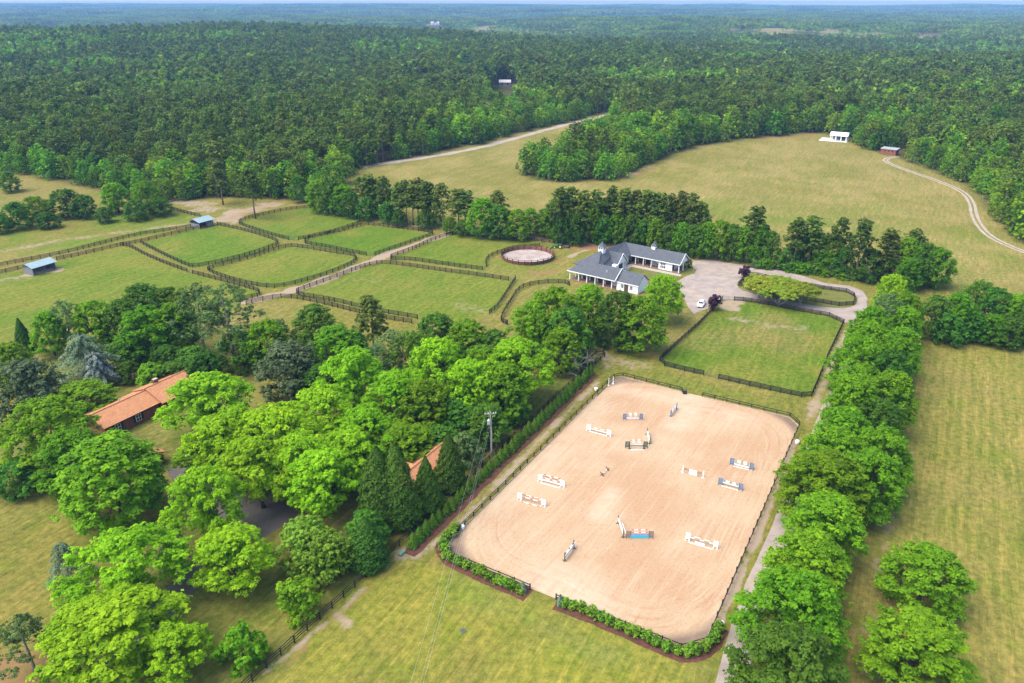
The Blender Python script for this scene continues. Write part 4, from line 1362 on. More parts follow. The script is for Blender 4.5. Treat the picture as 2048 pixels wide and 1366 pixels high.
# avenue of trees along the gravel lane: two uneven rows
la_, lb_ = P(1775, 655, 7.5), P(1606, 1345, 7.5)
d_ = lb_ - la_
dn_ = d_ / np.linalg.norm(d_)
pn_ = np.array([-dn_[1], dn_[0]])
rr_ = np.random.default_rng(42)
nrow = 12
for side in (0, 1):
    for k in range(nrow if side else nrow - 4):
        t = (k + 0.5 * side) / (nrow - 0.5)
        q = la_ + d_ * t + pn_ * ((2.9 if side == 0 else (-3.0 if k < 8 else -1.9)) + rr_.uniform(-0.9, 0.9)) + dn_ * rr_.uniform(-1, 1)
        kind = 'pine' if (side, k) in () else ('dark' if rr_.uniform() < 0.22 else 'green')
        hh, rad = rr_.uniform(11.5, 14.0), rr_.uniform(5.6, 6.6) + (0.6 if side else -0.3) + (0.7 if k > 6 else 0)
        plant(kind, q[0], q[1], hh, rad, '%s tree from the island end of the avenue, in its %s' % (nth(k + 1), 'field-side row' if side == 0 else 'lane-side row'), 'avenue trees along the gravel lane')
for k, (u, v, h) in enumerate(((1790, 548, 13), (1822, 585, 13), (1780, 585, 15), (1748, 612, 14))):
    tree_px('lime' if k == 0 else ('greypine' if k in (2,) else 'green'), u, v, h, 5.6, ['bright lime-green tree at the top end of the avenue', 'green tree at the top right end of the avenue', 'dull grey-green tree near the top of the avenue', 'green tree overhanging the gravel loop at the top of the avenue'][k], 'avenue trees along the gravel lane')

# hedgerow between the two right-hand fields
for k, (u, v, h, r, kd) in enumerate(((1880, 590, 11, 5.4, 'dark'), (1925, 585, 12, 5.8, 'green'), (1962, 560, 13, 5.6, 'dark'), (2000, 575, 13, 5.8, 'dark'), (2038, 588, 12, 5.6, 'green'), (2080, 595, 12, 6, 'dark'), (1905, 625, 8, 4.6, 'dark'), (1950, 620, 8, 4.8, 'dark'), (1992, 626, 8, 4.8, 'green'), (2030, 632, 8, 4.6, 'dark'))):
    tree_px(kd, u, v, h, r, '%s tree from the avenue, in the %s row of the right-hand hedgerow' % (nth(k + 1 if k < 6 else k - 5), 'back' if k < 6 else 'low front'), 'hedgerow between the right-hand fields')

# tree belt behind the stable: pines with broadleaf trees and scrub at their feet (pixel of the FOOT, height)
BELT = [('pine', u, v, h) for u, v, h in ((1118, 498, 20), (1140, 494, 20.5), (1163, 497, 20), (1192, 495, 19), (1222, 492, 19.5), (1244, 496, 20), (1268, 494, 20), (1290, 497, 19), (1312, 496, 20), (1335, 499, 19.5), (1356, 498, 20.5), (1376, 503, 20), (1394, 505, 19), (1500, 523, 17.5), (1584, 542, 18.5), (1612, 540, 17.5), (1668, 545, 18), (1709, 561, 18), (1760, 566, 18), (1812, 560, 15),
                                          (802, 446, 16), (814, 448, 17), (827, 450, 16.5), (838, 446, 17), (846, 451, 16), (858, 452, 16), (886, 458, 16.5), (917, 462, 17), (932, 463, 16.5), (995, 462, 16), (742, 432, 16), (725, 428, 15), (770, 436, 16), (756, 428, 15.5))]
PATCH_OF = lambda u: 'left of the round pen' if u < 1100 else ('behind the white stable' if u < 1450 else 'behind the gravel drive')
cnt = {}
up_ = lambda u, v: v - 13.0 * float(sstep(1400, 1230, u)) * float(sstep(1030, 1070, u))
for kd, u, v, h in sorted(BELT, key=lambda a: a[1]):
    v = up_(u, v)
    x, y = P(u, v)
    g = PATCH_OF(u)
    cnt[g] = cnt.get(g, 0) + 1
    plant('pine', x, y, h * random.uniform(0.9, 1.06), random.uniform(3.8, 5.2), 'tall bare-stemmed pine %s, %s from the left in its belt' % (g, nth(cnt[g])), 'pines of the tree belt')
cnt = {}
rr_ = np.random.default_rng(9)
BELTB = [(640, 424, 13, 6.5, 'green'), (665, 428, 15, 6.5, 'dark'), (690, 430, 12, 6, 'green'), (705, 436, 10, 5, 'dark'), (735, 440, 9, 5, 'dark'), (775, 445, 8, 4.2, 'dark'), (800, 452, 6, 3.6, 'dark'), (850, 458, 7, 3.8, 'dark'), (900, 466, 6, 3.4, 'green'), (925, 472, 6, 3.4, 'dark'),
         (965, 474, 14, 7.2, 'green'), (1000, 478, 12, 6, 'dark'), (1035, 480, 11, 5.6, 'green'), (1060, 482, 10, 4.6, 'green'), (1088, 486, 10, 4.4, 'dark'),
         (1120, 500, 8, 4.5, 'dark'), (1150, 502, 9, 4.6, 'dark'), (1180, 498, 12, 4.6, 'green'), (1205, 502, 8, 4.4, 'dark'), (1232, 500, 9, 4.6, 'green'), (1260, 502, 9, 4.4, 'dark'), (1285, 504, 8, 4.4, 'dark'), (1310, 506, 9, 4.4, 'green'), (1335, 508, 8, 4.4, 'dark'), (1360, 510, 9, 4.6, 'green'), (1385, 514, 9, 4.6, 'dark'),
         (1410, 516, 12, 5, 'green'), (1435, 518, 13, 5.2, 'green'), (1462, 521, 12, 5, 'dark'), (1485, 524, 12, 5, 'green'), (1512, 527, 13, 5, 'green'), (1536, 530, 11, 4.6, 'dark'),
         (1575, 538, 7, 4.2, 'dark'), (1640, 545, 7, 4.6, 'green'), (1682, 552, 9, 4.6, 'dark'), (1735, 562, 10, 4.8, 'dark'), (1775, 566, 11, 5.2, 'dark'), (1800, 566, 14, 6, 'green'), (1835, 572, 13, 6.2, 'dark'), (1862, 574, 12, 5.6, 'green'), (1810, 582, 10, 5.2, 'green')]
BELTB += [(u, v - 4, 11.5, 4.8, kd) for u, v, kd in ((1108, 492, 'green'), (1136, 490, 'dark'), (1170, 490, 'green'), (1196, 490, 'dark'), (1218, 488, 'green'), (1248, 490, 'dark'), (1275, 492, 'green'), (1298, 492, 'dark'), (1322, 494, 'green'), (1348, 496, 'dark'), (1372, 498, 'green'), (1398, 502, 'dark'), (752, 436, 'green'), (785, 440, 'dark'), (868, 455, 'green'), (1660, 545, 'green'), (1600, 535, 'dark'), (1620, 538, 'green'))]
for u, v, h, r, kd in sorted(BELTB):
    v = up_(u, v)
    x, y = P(u, v)
    if 1100 < u < 1400:
        h = h * 1.2
    g = PATCH_OF(u)
    cnt[g] = cnt.get(g, 0) + 1
    plant(kd, x, y, h, r, 'leafy tree under the pines %s, %s from the left' % (g, nth(cnt[g])), 'leafy trees of the tree belt')
k = 0
for u in np.arange(1512, 1760, 12.5):
    v = 533 + (u - 1512) * 0.135 + rr_.uniform(-3, 3)
    x, y = P(u, v)
    k += 1
    plant(('shrub', 'olive_shrub', 'shrub')[k % 3], x, y, rr_.uniform(2.0, 3.6), rr_.uniform(1.9, 2.7), '%s bush from the left in the scrub behind the gravel drive' % nth(k), 'scrub along the gravel drive')

# row of small evergreens beside the arena
n_arb = 38
for k in range(n_arb):
    q = arb_a + (arb_b - arb_a) * (k / (n_arb - 1.0)) + RNG.normal(size=2) * 0.12
    s_ = random.uniform(0.85, 1.12)
    plant('arb', q[0], q[1], 2.8 * s_, 0.86 * s_, 'small cone-shaped evergreen, %s from the near end of the mulched row by the arena' % nth(k + 1), 'small evergreens in the mulched row')
# glossy hedge plants round the near side of the arena
for nm, hp in (('left of the arena gateway', HEDGE1), ('right of the arena gateway', HEDGE2)):
    q = resample(chaikin(PL(hp), 1), 0.2)
    s_, pos = 0.0, [q[0]]
    for a, b in zip(q[:-1], q[1:]):
        s_ += np.linalg.norm(b - a)
        if s_ > 1.25:
            pos.append(b)
            s_ = 0.0
    for k, p in enumerate(pos):
        plant('hedge', p[0] + random.uniform(-0.15, 0.15), p[1] + random.uniform(-0.15, 0.15), random.uniform(1.3, 1.75), random.uniform(0.85, 1.0), 'glossy hedge plant, %s from the left in the bed %s' % (nth(k + 1), nm), 'hedge plants round the arena')
for u, v, lab in ((1046, 1184, 'small blue-green conifer at the end of the bed left of the arena gateway'), (1120, 1210, 'small blue-green conifer at the end of the bed right of the arena gateway')):
    x, y = P(u, v)
    plant('bluecone', x, y, 1.9, 0.6, lab)

# ================================================================ woods
def lod_tree(name, rng, h, r, n_lobe, leaf, k, mats, pine=False):
    lb = []
    for i in range(n_lobe):
        t = (i + rng.uniform()) / n_lobe
        if pine:
            z, rad, q = h * (0.44 + 0.5 * t), r * rng.uniform(0.3, 0.72) * (1.08 - 0.75 * t ** 2.2), r * rng.uniform(0.38, 0.5)
        else:
            z, rad, q = h * (0.07 + 0.82 * t), r * math.sqrt(max(0.04, 1 - t ** 2.4)) * rng.uniform(0.4, 0.8), r * rng.uniform(0.34, 0.46)
        a = i * 2.4 + rng.uniform(-0.5, 0.5)
        lb.append((math.cos(a) * rad, math.sin(a) * rad, z, q, q, q * (0.7 if pine else 0.85)))
    v, f, t = tufted(lb, rng, k, 5, leaf, leaf * 1.1, 0.6, 0.6, 0.8, 0.3)
    mb = MB().tube([(0, 0, 0), (0, 0, h * 0.5), (0, 0, h * 0.92)], [0.22 + h * 0.004, 0.2, 0.06], 5, cap=False)
    for l in lb[::3]:
        mb.tube([(0, 0, l[2] * (0.95 if pine else 0.6)), (l[0] * 0.9, l[1] * 0.9, l[2])], [0.1, 0.03], 4, cap=False)
    nb = len(mb.v)
    faces = mb.f + [tuple(int(q) + nb for q in ff) for ff in f]
    vv = np.concatenate([np.array(mb.v), v])
    me = new_mesh(name, vv, faces, mats, [0] * len(mb.f) + [1] * len(f), fattrs={'tv': np.concatenate([np.zeros(len(mb.f)), t])})
    return me


MID = {'p': [], 'b': [], 'l': []}
for i in range(5):
    rng = np.random.default_rng(800 + i)
    MID['p'].append(lod_tree('woodland_pine', rng, 18.0 * rng.uniform(0.9, 1.1), 4.5 * rng.uniform(0.9, 1.15), 15, 0.46, 15, [M['pinebark'], M['forestp']], True))
    rng = np.random.default_rng(820 + i)
    MID['b'].append(lod_tree('woodland_broadleaf', rng, 15.0 * rng.uniform(0.88, 1.1), 5.4 * rng.uniform(0.9, 1.15), 22, 0.5, 12, [M['palebark'], M['forestb']]))
FARM = {'p': [], 'b': [], 'l': []}
for i in range(4):
    rng = np.random.default_rng(840 + i)
    FARM['p'].append(lod_tree('far_pine', rng, 18.0 * rng.uniform(0.9, 1.1), 4.6, 10, 0.75, 8, [M['pinebark'], M['forestp']], True))
    rng = np.random.default_rng(860 + i)
    FARM['b'].append(lod_tree('far_broadleaf', rng, 15.0 * rng.uniform(0.9, 1.1), 5.4, 12, 0.85, 7, [M['palebark'], M['forestb']]))


def relime(me, nm):
    c = me.copy()
    c.name = nm
    c.materials[1] = M['forestl']
    return c


MID['l'] = [relime(q, 'woodland_lime_tree') for q in MID['b']]
FARM['l'] = [relime(q, 'far_lime_tree') for q in FARM['b']]


def stand_mesh(name, rng, size, n, leaf, k, mats):
    """a block of wood: n crowns"""
    V, F, T, MI = [], [], [], []
    nb = 0
    for i in range(n):
        pine = rng.uniform() < 0.6
        x, y = rng.uniform(-size / 2, size / 2, 2)
        h, r = (rng.uniform(15, 21), rng.uniform(3.4, 5)) if pine else (rng.uniform(12, 18), rng.uniform(4.2, 6.5))
        d = sph(k, rng, 0.8)
        p = np.array([x, y, h - r]) + d * np.array([r, r, r * 1.0]) * rng.uniform(0.6, 1.0, (k, 1))
        v, f = leaf_cards(p, unit(d + np.array([0, 0, 0.6]) + rng.normal(size=(k, 3)) * 0.3), leaf * rng.uniform(0.7, 1.3, k), rng, 0.7, 0.2)
        V.append(v)
        F.append(f + nb)
        nb += len(v)
        T.append(np.clip(np.full(k, rng.uniform()) + rng.normal(size=k) * 0.15, 0, 1))
        MI += [0 if pine else 1] * k
    return new_mesh(name, np.concatenate(V), np.concatenate(F), mats, MI, fattrs={'tv': np.concatenate(T)})


STAND = [stand_mesh('wood_block', np.random.default_rng(880 + i), 70.0, 85, 1.5, 22, [M['forestp'], M['forestb']]) for i in range(4)]
STAND2 = [stand_mesh('far_wood_block', np.random.default_rng(890 + i), 190.0, 330, 3.6, 9, [M['forestp'], M['forestb']]) for i in range(3)]

VIEW = math.tan(math.atan(1024.0 / FPX)) * 1.0


def in_view(x, y, margin):
    return np.abs(x) < (y * VIEW / CT * 1.06 + margin)


FARH = [(1010, 155, 10, 'pale house half hidden in the forest beyond the white sand track'), (935, 125, 8, 'small white house in the forest, farther left'), (845, 60, 14, 'white house on the hazy far plain, centre left'), (540, 58, 22, 'large white building in the hazy far plain, left of centre'), (525, 59, 12, 'white house beside the large white building on the far plain'), (245, 54, 12, 'white house at the edge of the blue far plain, left'), (60, 44, 14, 'pale house far out on the left'), (1360, 48, 16, 'white house on the hazy far plain, right of centre'), (1500, 35, 18, 'white house on the far right plain'), (1690, 86, 8, 'tiny white house in the right-hand forest'), (600, 53, 14, 'small white house right of the large white building'), (870, 45, 16, 'white shed beside a tan clearing on the far plain'), (780, 51, 14, 'pale house left of the tan clearing on the far plain')]
FARXY = []
for u, v, w_, lab in FARH:
    x, y = P(u, v, 8.0)
    FARXY.append((x, y, w_, lab))
    dep = 0.42 * y * 20.0 / 60.0
    far_k = v < 70
    CLEAR.append((x * (y - dep * 0.8) / y, y - dep * 0.8, w_ * (2.4 if far_k else 1.0) + 5, dep * (1.15 if far_k else 0.9)))


def scatter(d0, d1, step, rng, jit=0.42):
    xs = np.arange(-d1, d1, step)
    ys = np.arange(60, d1, step)
    X, Y = np.meshgrid(xs, ys)
    X, Y = X.ravel(), Y.ravel()
    d = np.hypot(X, Y)
    k = (d >= d0) & (d < d1) & in_view(X, Y, 60)
    X, Y = X[k], Y[k]
    X = X + rng.uniform(-jit, jit, len(X)) * step
    Y = Y + rng.uniform(-jit, jit, len(Y)) * step
    k = sdf(X, Y, FOREST) < -1.5
    for eu, ev, er in ((1778, 306, 11), (1772, 316, 9), (1672, 278, 14), (1650, 285, 10)):
        ex_, ey_ = P(eu, ev)
        k &= np.hypot(X - ex_, Y - ey_) > er
    for cx_, cy_, ra, rb in CLEAR:
        k &= (np.hypot((X - cx_) / ra, (Y - cy_) / rb) + 0.3 * vnoise(X, Y, 55, 60.0) > 1.0) | (rng.uniform(0, 1, len(X)) < (0.12 if ra > 150 else 0.0))
    return X[k], Y[k]


rng = np.random.default_rng(99)
X, Y = scatter(150, 1000, 6.2, rng)
edge = -sdf(X, Y, FOREST)
bl = 1.25 * vnoise(X, Y, 41, 150.0) + 0.8 * vnoise(X, Y, 42, 55.0) + 0.5 * rng.normal(size=len(X)) * 0.6
bl += 0.9 * sstep(22, 4, edge) + 0.55 * sstep(-50, 150, X) - 0.25
grove = (X > 0) & (X < 150) & (Y < 480)
bl += grove * 0.6
isb = bl > 0.42
sc_ = rng.uniform(0.62, 1.2, len(X)) * (1 + 0.15 * vnoise(X, Y, 44, 90.0)) * (1 - 0.28 * sstep(14, 2, edge) * rng.uniform(0.2, 1.0, len(X)))
dd = np.hypot(X, Y)
ZT = terrain(X, Y)
# individuals: the trees of each kind that show largest (front of the woods)
front = dd * (1 + 0.012 * np.minimum(edge, 40))
single = np.zeros(len(X), dtype=bool)
for kind_, sel, cap in (('p', ~isb, 150), ('b', isb, 250)):
    ii = np.where(sel & in_view(X, Y, -4))[0]
    ii = ii[np.argsort(front[ii])][:cap]
    single[ii] = True
for i in np.where(single)[0]:
    kd = 'b' if isb[i] else 'p'
    where = 'the round grove in the middle of the fields' if grove[i] else ('the left-hand wood behind the paddocks' if X[i] < -60 else ('the wood along the white sand track' if X[i] < 150 and Y[i] > 400 else 'the right-hand wood beside the big field'))
    lab = ('leafy green tree in the front of ' if kd == 'b' else 'dark pine in the front of ') + where
    m_ = MID[kd][i % 5]
    s_ = sc_[i]
    obj('woodland_tree' if kd == 'b' else 'woodland_pine', m_, None, (X[i], Y[i], ZT[i] - 0.1), random.uniform(0, 6.28), (s_ * random.uniform(0.9, 1.15), s_ * random.uniform(0.9, 1.15), s_), lab, 'tree' if kd == 'b' else 'pine', ('leafy trees of ' if kd == 'b' else 'pines of ') + where)


def instancer(name, groups, label):
    """one object: points carrying copies of the given meshes (geometry nodes)"""
    ng = bpy.data.node_groups.new(name, 'GeometryNodeTree')
    ng.interface.new_socket('Geometry', in_out='INPUT', socket_type='NodeSocketGeometry')
    ng.interface.new_socket('Geometry', in_out='OUTPUT', socket_type='NodeSocketGeometry')
    gi, go = ng.nodes.new('NodeGroupInput'), ng.nodes.new('NodeGroupOutput')
    jn = ng.nodes.new('GeometryNodeJoinGeometry')
    pts, which, sca, rot = [], [], [], []
    for k, (me, p, s, r) in enumerate(groups):
        src = bpy.data.objects.new(name + '_source', me)
        oi = ng.nodes.new('GeometryNodeObjectInfo')
        oi.inputs[0].default_value = src
        ip = ng.nodes.new('GeometryNodeInstanceOnPoints')
        aw = ng.nodes.new('GeometryNodeInputNamedAttribute')
        aw.data_type = 'INT'
        aw.inputs[0].default_value = 'which'
        cmp_ = ng.nodes.new('FunctionNodeCompare')
        cmp_.data_type = 'INT'
        cmp_.operation = 'EQUAL'
        ng.links.new(aw.outputs[0], cmp_.inputs[2])
        cmp_.inputs[3].default_value = k
        asc = ng.nodes.new('GeometryNodeInputNamedAttribute')
        asc.data_type = 'FLOAT_VECTOR'
        asc.inputs[0].default_value = 'psize'
        aro = ng.nodes.new('GeometryNodeInputNamedAttribute')
        aro.data_type = 'FLOAT_VECTOR'
        aro.inputs[0].default_value = 'prot'
        ng.links.new(gi.outputs[0], ip.inputs['Points'])
        ng.links.new(cmp_.outputs[0], ip.inputs['Selection'])
        ng.links.new(oi.outputs['Geometry'], ip.inputs['Instance'])
        ng.links.new(asc.outputs[0], ip.inputs['Scale'])
        ng.links.new(aro.outputs[0], ip.inputs['Rotation'])
        ng.links.new(ip.outputs[0], jn.inputs[0])
        pts.append(p)
        which.append(np.full(len(p), k))
        sca.append(s)
        rot.append(r)
    ng.links.new(jn.outputs[0], go.inputs[0])
    pts, which, sca, rot = np.concatenate(pts), np.concatenate(which), np.concatenate(sca), np.concatenate(rot)
    me = bpy.data.meshes.new(name)
    me.vertices.add(len(pts))
    me.vertices.foreach_set('co', pts.astype(np.float32).ravel())
    a = me.attributes.new('which', 'INT', 'POINT')
    a.data.foreach_set('value', which.astype(np.int32))
    a = me.attributes.new('psize', 'FLOAT_VECTOR', 'POINT')
    a.data.foreach_set('vector', sca.astype(np.float32).ravel())
    a = me.attributes.new('prot', 'FLOAT_VECTOR', 'POINT')
    a.data.foreach_set('vector', rot.astype(np.float32).ravel())
    o = obj(name, me, kind='stuff', label=label, cat='forest')
    md = o.modifiers.new('scatter', 'NODES')
    md.node_group = ng
    return o


def pack(meshes, X, Y, S, rng, flat=(0.85, 1.2)):
    g = []
    pick = rng.integers(0, len(meshes), len(X))
    Z = terrain(X, Y)
    for k, me in enumerate(meshes):
        q = pick == k
        n = int(q.sum())
        p = np.stack([X[q], Y[q], Z[q] - 0.1], 1)
        s = np.stack([S[q] * rng.uniform(0.9, 1.15, n), S[q] * rng.uniform(0.9, 1.15, n), S[q] * rng.uniform(*flat, n)], 1)
        r = np.stack([np.zeros(n), np.zeros(n), rng.uniform(0, 6.28, n)], 1)
        g.append((me, p, s, r))
    return g


near = (dd < 620) & ~single
far_ = (dd >= 620) & ~single
X2, Y2 = scatter(1000, 1900, 8.2, rng)
bl2 = 1.25 * vnoise(X2, Y2, 41, 150.0) + 0.8 * vnoise(X2, Y2, 42, 55.0) + 0.3 * rng.normal(size=len(X2)) + 0.35 * sstep(-100, 500, X2) - 0.15
isb2 = bl2 > 0.42
one = lambda n: rng.uniform(0.75, 1.15, n)
gp = pack(MID['p'], X[near & ~isb], Y[near & ~isb], sc_[near & ~isb], rng) + pack(FARM['p'], X[far_ & ~isb], Y[far_ & ~isb], sc_[far_ & ~isb], rng) + pack(FARM['p'], X2[~isb2], Y2[~isb2], one((~isb2).sum()) * 1.15, rng)
lim = (vnoise(X, Y, 61, 70.0) + 0.5 * rng.normal(size=len(X)) > 0.75) & isb & ~single
lim2 = (vnoise(X2, Y2, 61, 70.0) + 0.5 * rng.normal(size=len(X2)) > 0.75) & isb2
gl = pack(MID['l'], X[near & lim], Y[near & lim], sc_[near & lim], rng) + pack(FARM['l'], X[far_ & lim], Y[far_ & lim], sc_[far_ & lim], rng) + pack(FARM['l'], X2[lim2], Y2[lim2], one(lim2.sum()) * 1.15, rng)
isb, isb2 = isb & ~lim, isb2 & ~lim2
gb = gl + pack(MID['b'], X[near & isb], Y[near & isb], sc_[near & isb], rng) + pack(FARM['b'], X[far_ & isb], Y[far_ & isb], sc_[far_ & isb], rng) + pack(FARM['b'], X2[isb2], Y2[isb2], one(isb2.sum()) * 1.15, rng)
instancer('pine_forest', gp, 'dark pine forest stretching from the fields into the distance')
instancer('broadleaf_forest', gb, 'lighter green broadleaf trees scattered through the forest')
X3, Y3 = scatter(1900, 4800, 62.0, rng)
X4, Y4 = scatter(4800, 10900, 150.0, rng)
instancer('distant_forest', pack(STAND, X3, Y3, rng.uniform(0.85, 1.1, len(X3)), rng) + pack(STAND2, X4, Y4, rng.uniform(0.9, 1.15, len(X4)), rng), 'blue-hazed distant forest reaching to the horizon')
print('TREES', len(PLANTED), 'wood near', len(X), 'mid', len(X2), 'stands', len(X3), len(X4), 'singles', int(single.sum()))

# ================================================================ fences
def post_mesh(name, h, w, mat):
    mb = MB()
    mb.box((0, 0, h / 2 - 0.1), (w, w, h + 0.2 - 0.03))
    t = w * 0.32
    mb.hexa([(-w / 2, -w / 2, h - 0.015), (w / 2, -w / 2, h - 0.015), (w / 2, w / 2, h - 0.015), (-w / 2, w / 2, h - 0.015), (-t, -t, h + 0.03), (t, -t, h + 0.03), (t, t, h + 0.03), (-t, t, h + 0.03)])
    return mb.mesh(name, mat)


POST = {}
BOARD = {}


def fence(label, runs, mat='black', h=1.35, rails=(0.3, 0.62, 0.94, 1.26), span=2.44, board=0.15, post_w=0.14, long_rails=False, kick=None, name='paddock_fence'):
    """runs: world polylines. One thing; every post and every rail board is a part"""
    key = (mat, h, post_w)
    if key not in POST:
        POST[key] = post_mesh('post', h, post_w, M[mat])
    bk = (mat, board)
    if bk not in BOARD:
        BOARD[bk] = MB().box((0.5, 0, 0), (1.0, 0.04, board)).mesh('rail', M[mat])
    o0 = runs[0][0]
    rt = root(name, (o0[0], o0[1], 0), label, 'fence', 0, 'black board fences')
    for run in runs:
        pts = resample(run, span)
        rel = [p - o0 for p in pts]
        ang0 = 0
        for i, p in enumerate(rel):
            d = rel[min(i + 1, len(rel) - 1)] - rel[max(i - 1, 0)]
            obj('post', POST[key], rt, (p[0], p[1], random.uniform(-0.02, 0.02)), math.atan2(d[1], d[0]))
        if long_rails:
            step = 6
            for z in rails:
                for i in range(0, len(rel) - 1, step):
                    seg = rel[i:i + step + 1]
                    v, f = [], []
                    for j, p in enumerate(seg):
                        d = seg[min(j + 1, len(seg) - 1)] - seg[max(j - 1, 0)]
                        d = d / max(np.linalg.norm(d), 1e-6)
                        n = np.array([-d[1], d[0]])
                        for s_, zz in ((0.05, -board / 2), (0.1, -board / 2), (0.1, board / 2), (0.05, board / 2)):
                            q = p + n * s_
                            v.append((q[0], q[1], z + zz))
                    for j in range(len(seg) - 1):
                        for k in range(4):
                            a, b = j * 4 + k, j * 4 + (k + 1) % 4
                            f.append((a, b, b + 4, a + 4))
                    e = (len(seg) - 1) * 4
                    f += [(3, 2, 1, 0), (e, e + 1, e + 2, e + 3)]
                    obj('rail', new_mesh('rail', v, f, [M[mat]]), rt)
        else:
            for a, b in zip(rel[:-1], rel[1:]):
                d = b - a
                ln = np.linalg.norm(d)
                n = np.array([-d[1], d[0]]) / ln * (post_w / 2 + 0.02)
                an = math.atan2(d[1], d[0])
                for z in rails:
                    o = obj('rail', BOARD[bk], rt, (a[0] + n[0], a[1] + n[1], z + random.uniform(-0.012, 0.012)), an, (ln, 1, 1))
        if kick:
            for a, b in zip(rel[:-1], rel[1:]):
                d = b - a
                ln = np.linalg.norm(d)
                n = np.array([-d[1], d[0]]) / ln * -0.12
                obj('kickboard', BOARD.setdefault(('kick', 1), MB().box((0.5, 0, 0.11), (1.0, 0.05, 0.24)).mesh('kickboard', kick)), rt, (a[0] + n[0], a[1] + n[1], 0), math.atan2(d[1], d[0]), (ln, 1, 1))
    return rt


def gate(label, a, b, h=1.25):
    """tubular field gate hung between two fence ends"""
    a, b = np.asarray(a), np.asarray(b)
    d = b - a
    ln = float(np.linalg.norm(d))
    g = root('field_gate', (a[0], a[1], 0), label, 'gate', math.atan2(d[1], d[0]), 'metal field gates')
    mb = MB()
    mb.tube([(0.1, 0, 0.2), (0.1, 0, h), (ln - 0.1, 0, h), (ln - 0.1, 0, 0.2), (0.1, 0, 0.2)], 0.03, 5)
    mb.build('frame', M['darkmetal'], g)
    for z in (0.46, 0.72, 0.98):
        MB().tube([(0.1, 0, z), (ln - 0.1, 0, z)], 0.022, 5).build('bar', M['darkmetal'], g)
    MB().tube([(ln / 2, 0, 0.2), (ln / 2, 0, h)], 0.022, 5).build('brace', M['darkmetal'], g)


C = lambda pts, k=1: chaikin(PL(pts), k)
K = dict(mat='brownblack', long_rails=True, rails=(0.3, 0.62, 0.94, 1.26), board=0.15, post_w=0.18, h=1.4)
fence('upper of the two long black fences running to the left shed', [C([(-90, 552), (0, 533), (62, 521), (138, 506), (206, 488), (275, 471), (344, 461), (382, 455)])], **K)
fence('lower of the two long black fences, passing behind the left shed', [C([(-90, 569), (0, 548), (48, 537)]), C([(114, 521), (172, 509), (237, 493), (282, 485), (344, 470), (401, 457)])], **K)
fence('short black fence from the hedgerow down to the right shed', [C([(322, 411), (358, 424), (401, 434)])], **K)
fence('black fence round the paddock in front of the right shed', [C(PAD1)], **K)
fence('black fence of the left-hand paddock, beside the narrow grass lane', [C([(242, 492), (258, 493), (292, 512), (330, 528), (375, 544.5)]), C([(386, 548), (430, 559), (482, 573), (516, 583), (521, 589), (513, 595), (480, 601)])], **K)
fence('black fence round the middle paddock left of the sandy lane', [C(PAD2 + [PAD2[0]])], **K)
fence('black fence round the farthest paddock by the pine wood', [C(PAD3A)], **K)
fence('black fence round the bright green paddock beside the lane end', [C(PAD4)], **K)
fence('black fence round the paddock next to the round pen', [C(PAD5), C(PAD5B)], **K)
fence('black fence round the large paddock right of the sandy lane', [C([(1017, 561), (955, 552), (886, 543), (818, 533), (769, 527), (749, 529), (711, 540), (680, 553), (599, 582), (592, 587), (599, 592), (637, 598), (680, 606), (711, 614), (759, 625), (835, 638)]), C([(1031, 559), (1019, 578), (1005, 600), (993, 617), (979, 628)])], **K)
fence('lower outer black fence below the large paddock', [C([(493, 610), (537, 599), (571, 595), (619, 602), (680, 617), (707, 624), (756, 636), (824, 647)])], **K)
fence('curved black fence between the large paddock and the stable', [C([(1139, 571), (1127, 566), (1086, 567), (1051, 573), (1034, 583), (1024, 600), (1010, 621), (1002, 638), (1003, 645), (1015, 650)])], **K)
NK = dict(mat='black', rails=(0.26, 0.56, 0.86, 1.16), board=0.19, post_w=0.16, h=1.3)
gp_ = PL(GREEN)
fence('black board fence round the bright green paddock above the arena', [gp_[0:4], gp_[4:17], gp_[17:] + [gp_[0]]], **NK)
fence('black board fence round the island in the gravel loop', [PL(OVAL + [OVAL[0]])], **NK)
M['kick'] = plain('pale_timber_edging', (0.36, 0.27, 0.2), 0.9, 0.1, 0.25, 2.0, (0.2, 0.15, 0.12))
A_ = PL
fence('low black two-rail fence round the sand arena', [A_([(1060, 1179), (909, 1117), (896, 1103), (893.6, 1088), (1214, 770), (1228, 757), (1246, 754), (1364, 784)]), A_([(1405, 794), (1579, 835), (1598, 852), (1412, 1285), (1362, 1299), (1112, 1199)])], mat='black', h=1.1, rails=(0.55, 1.02), board=0.15, post_w=0.15, span=2.6, kick=M['kick'], name='arena_fence')
fence('black boundary fence between the garden and the front field', [A_([(470, 1396), (505, 1363), (732, 1155), (820, 1073), (1005, 898), (1097, 812), (1164, 751), (1209, 714), (1207, 709), (1176, 708)])], mat='black', h=1.35, rails=(0.35, 0.78, 1.22), board=0.15, name='boundary_fence')
for lab, a, b in (('metal gate at the left-hand paddock by the grass lane', (375, 544.5), (386, 548)), ('metal gate between the sandy lane and the bright green paddock', (733, 511), (750, 511)), ('metal gate in the paddock next to the round pen', (965, 540), (973, 534)),
                  ('metal gate at the top right corner of the large paddock', (1017, 561), (1031, 559)), ('metal gate in the near side of the green paddock above the arena', (1407, 750.5), (1437, 758)), ('metal gate of the green paddock near the purple tree', (1444, 600), (1468, 601)), ('metal gate behind the round pen', (1079, 494), (1089, 484)), ('metal gate of the farthest paddock', (578, 480), (597, 480))):
    gate(lab, P(*a), P(*b))

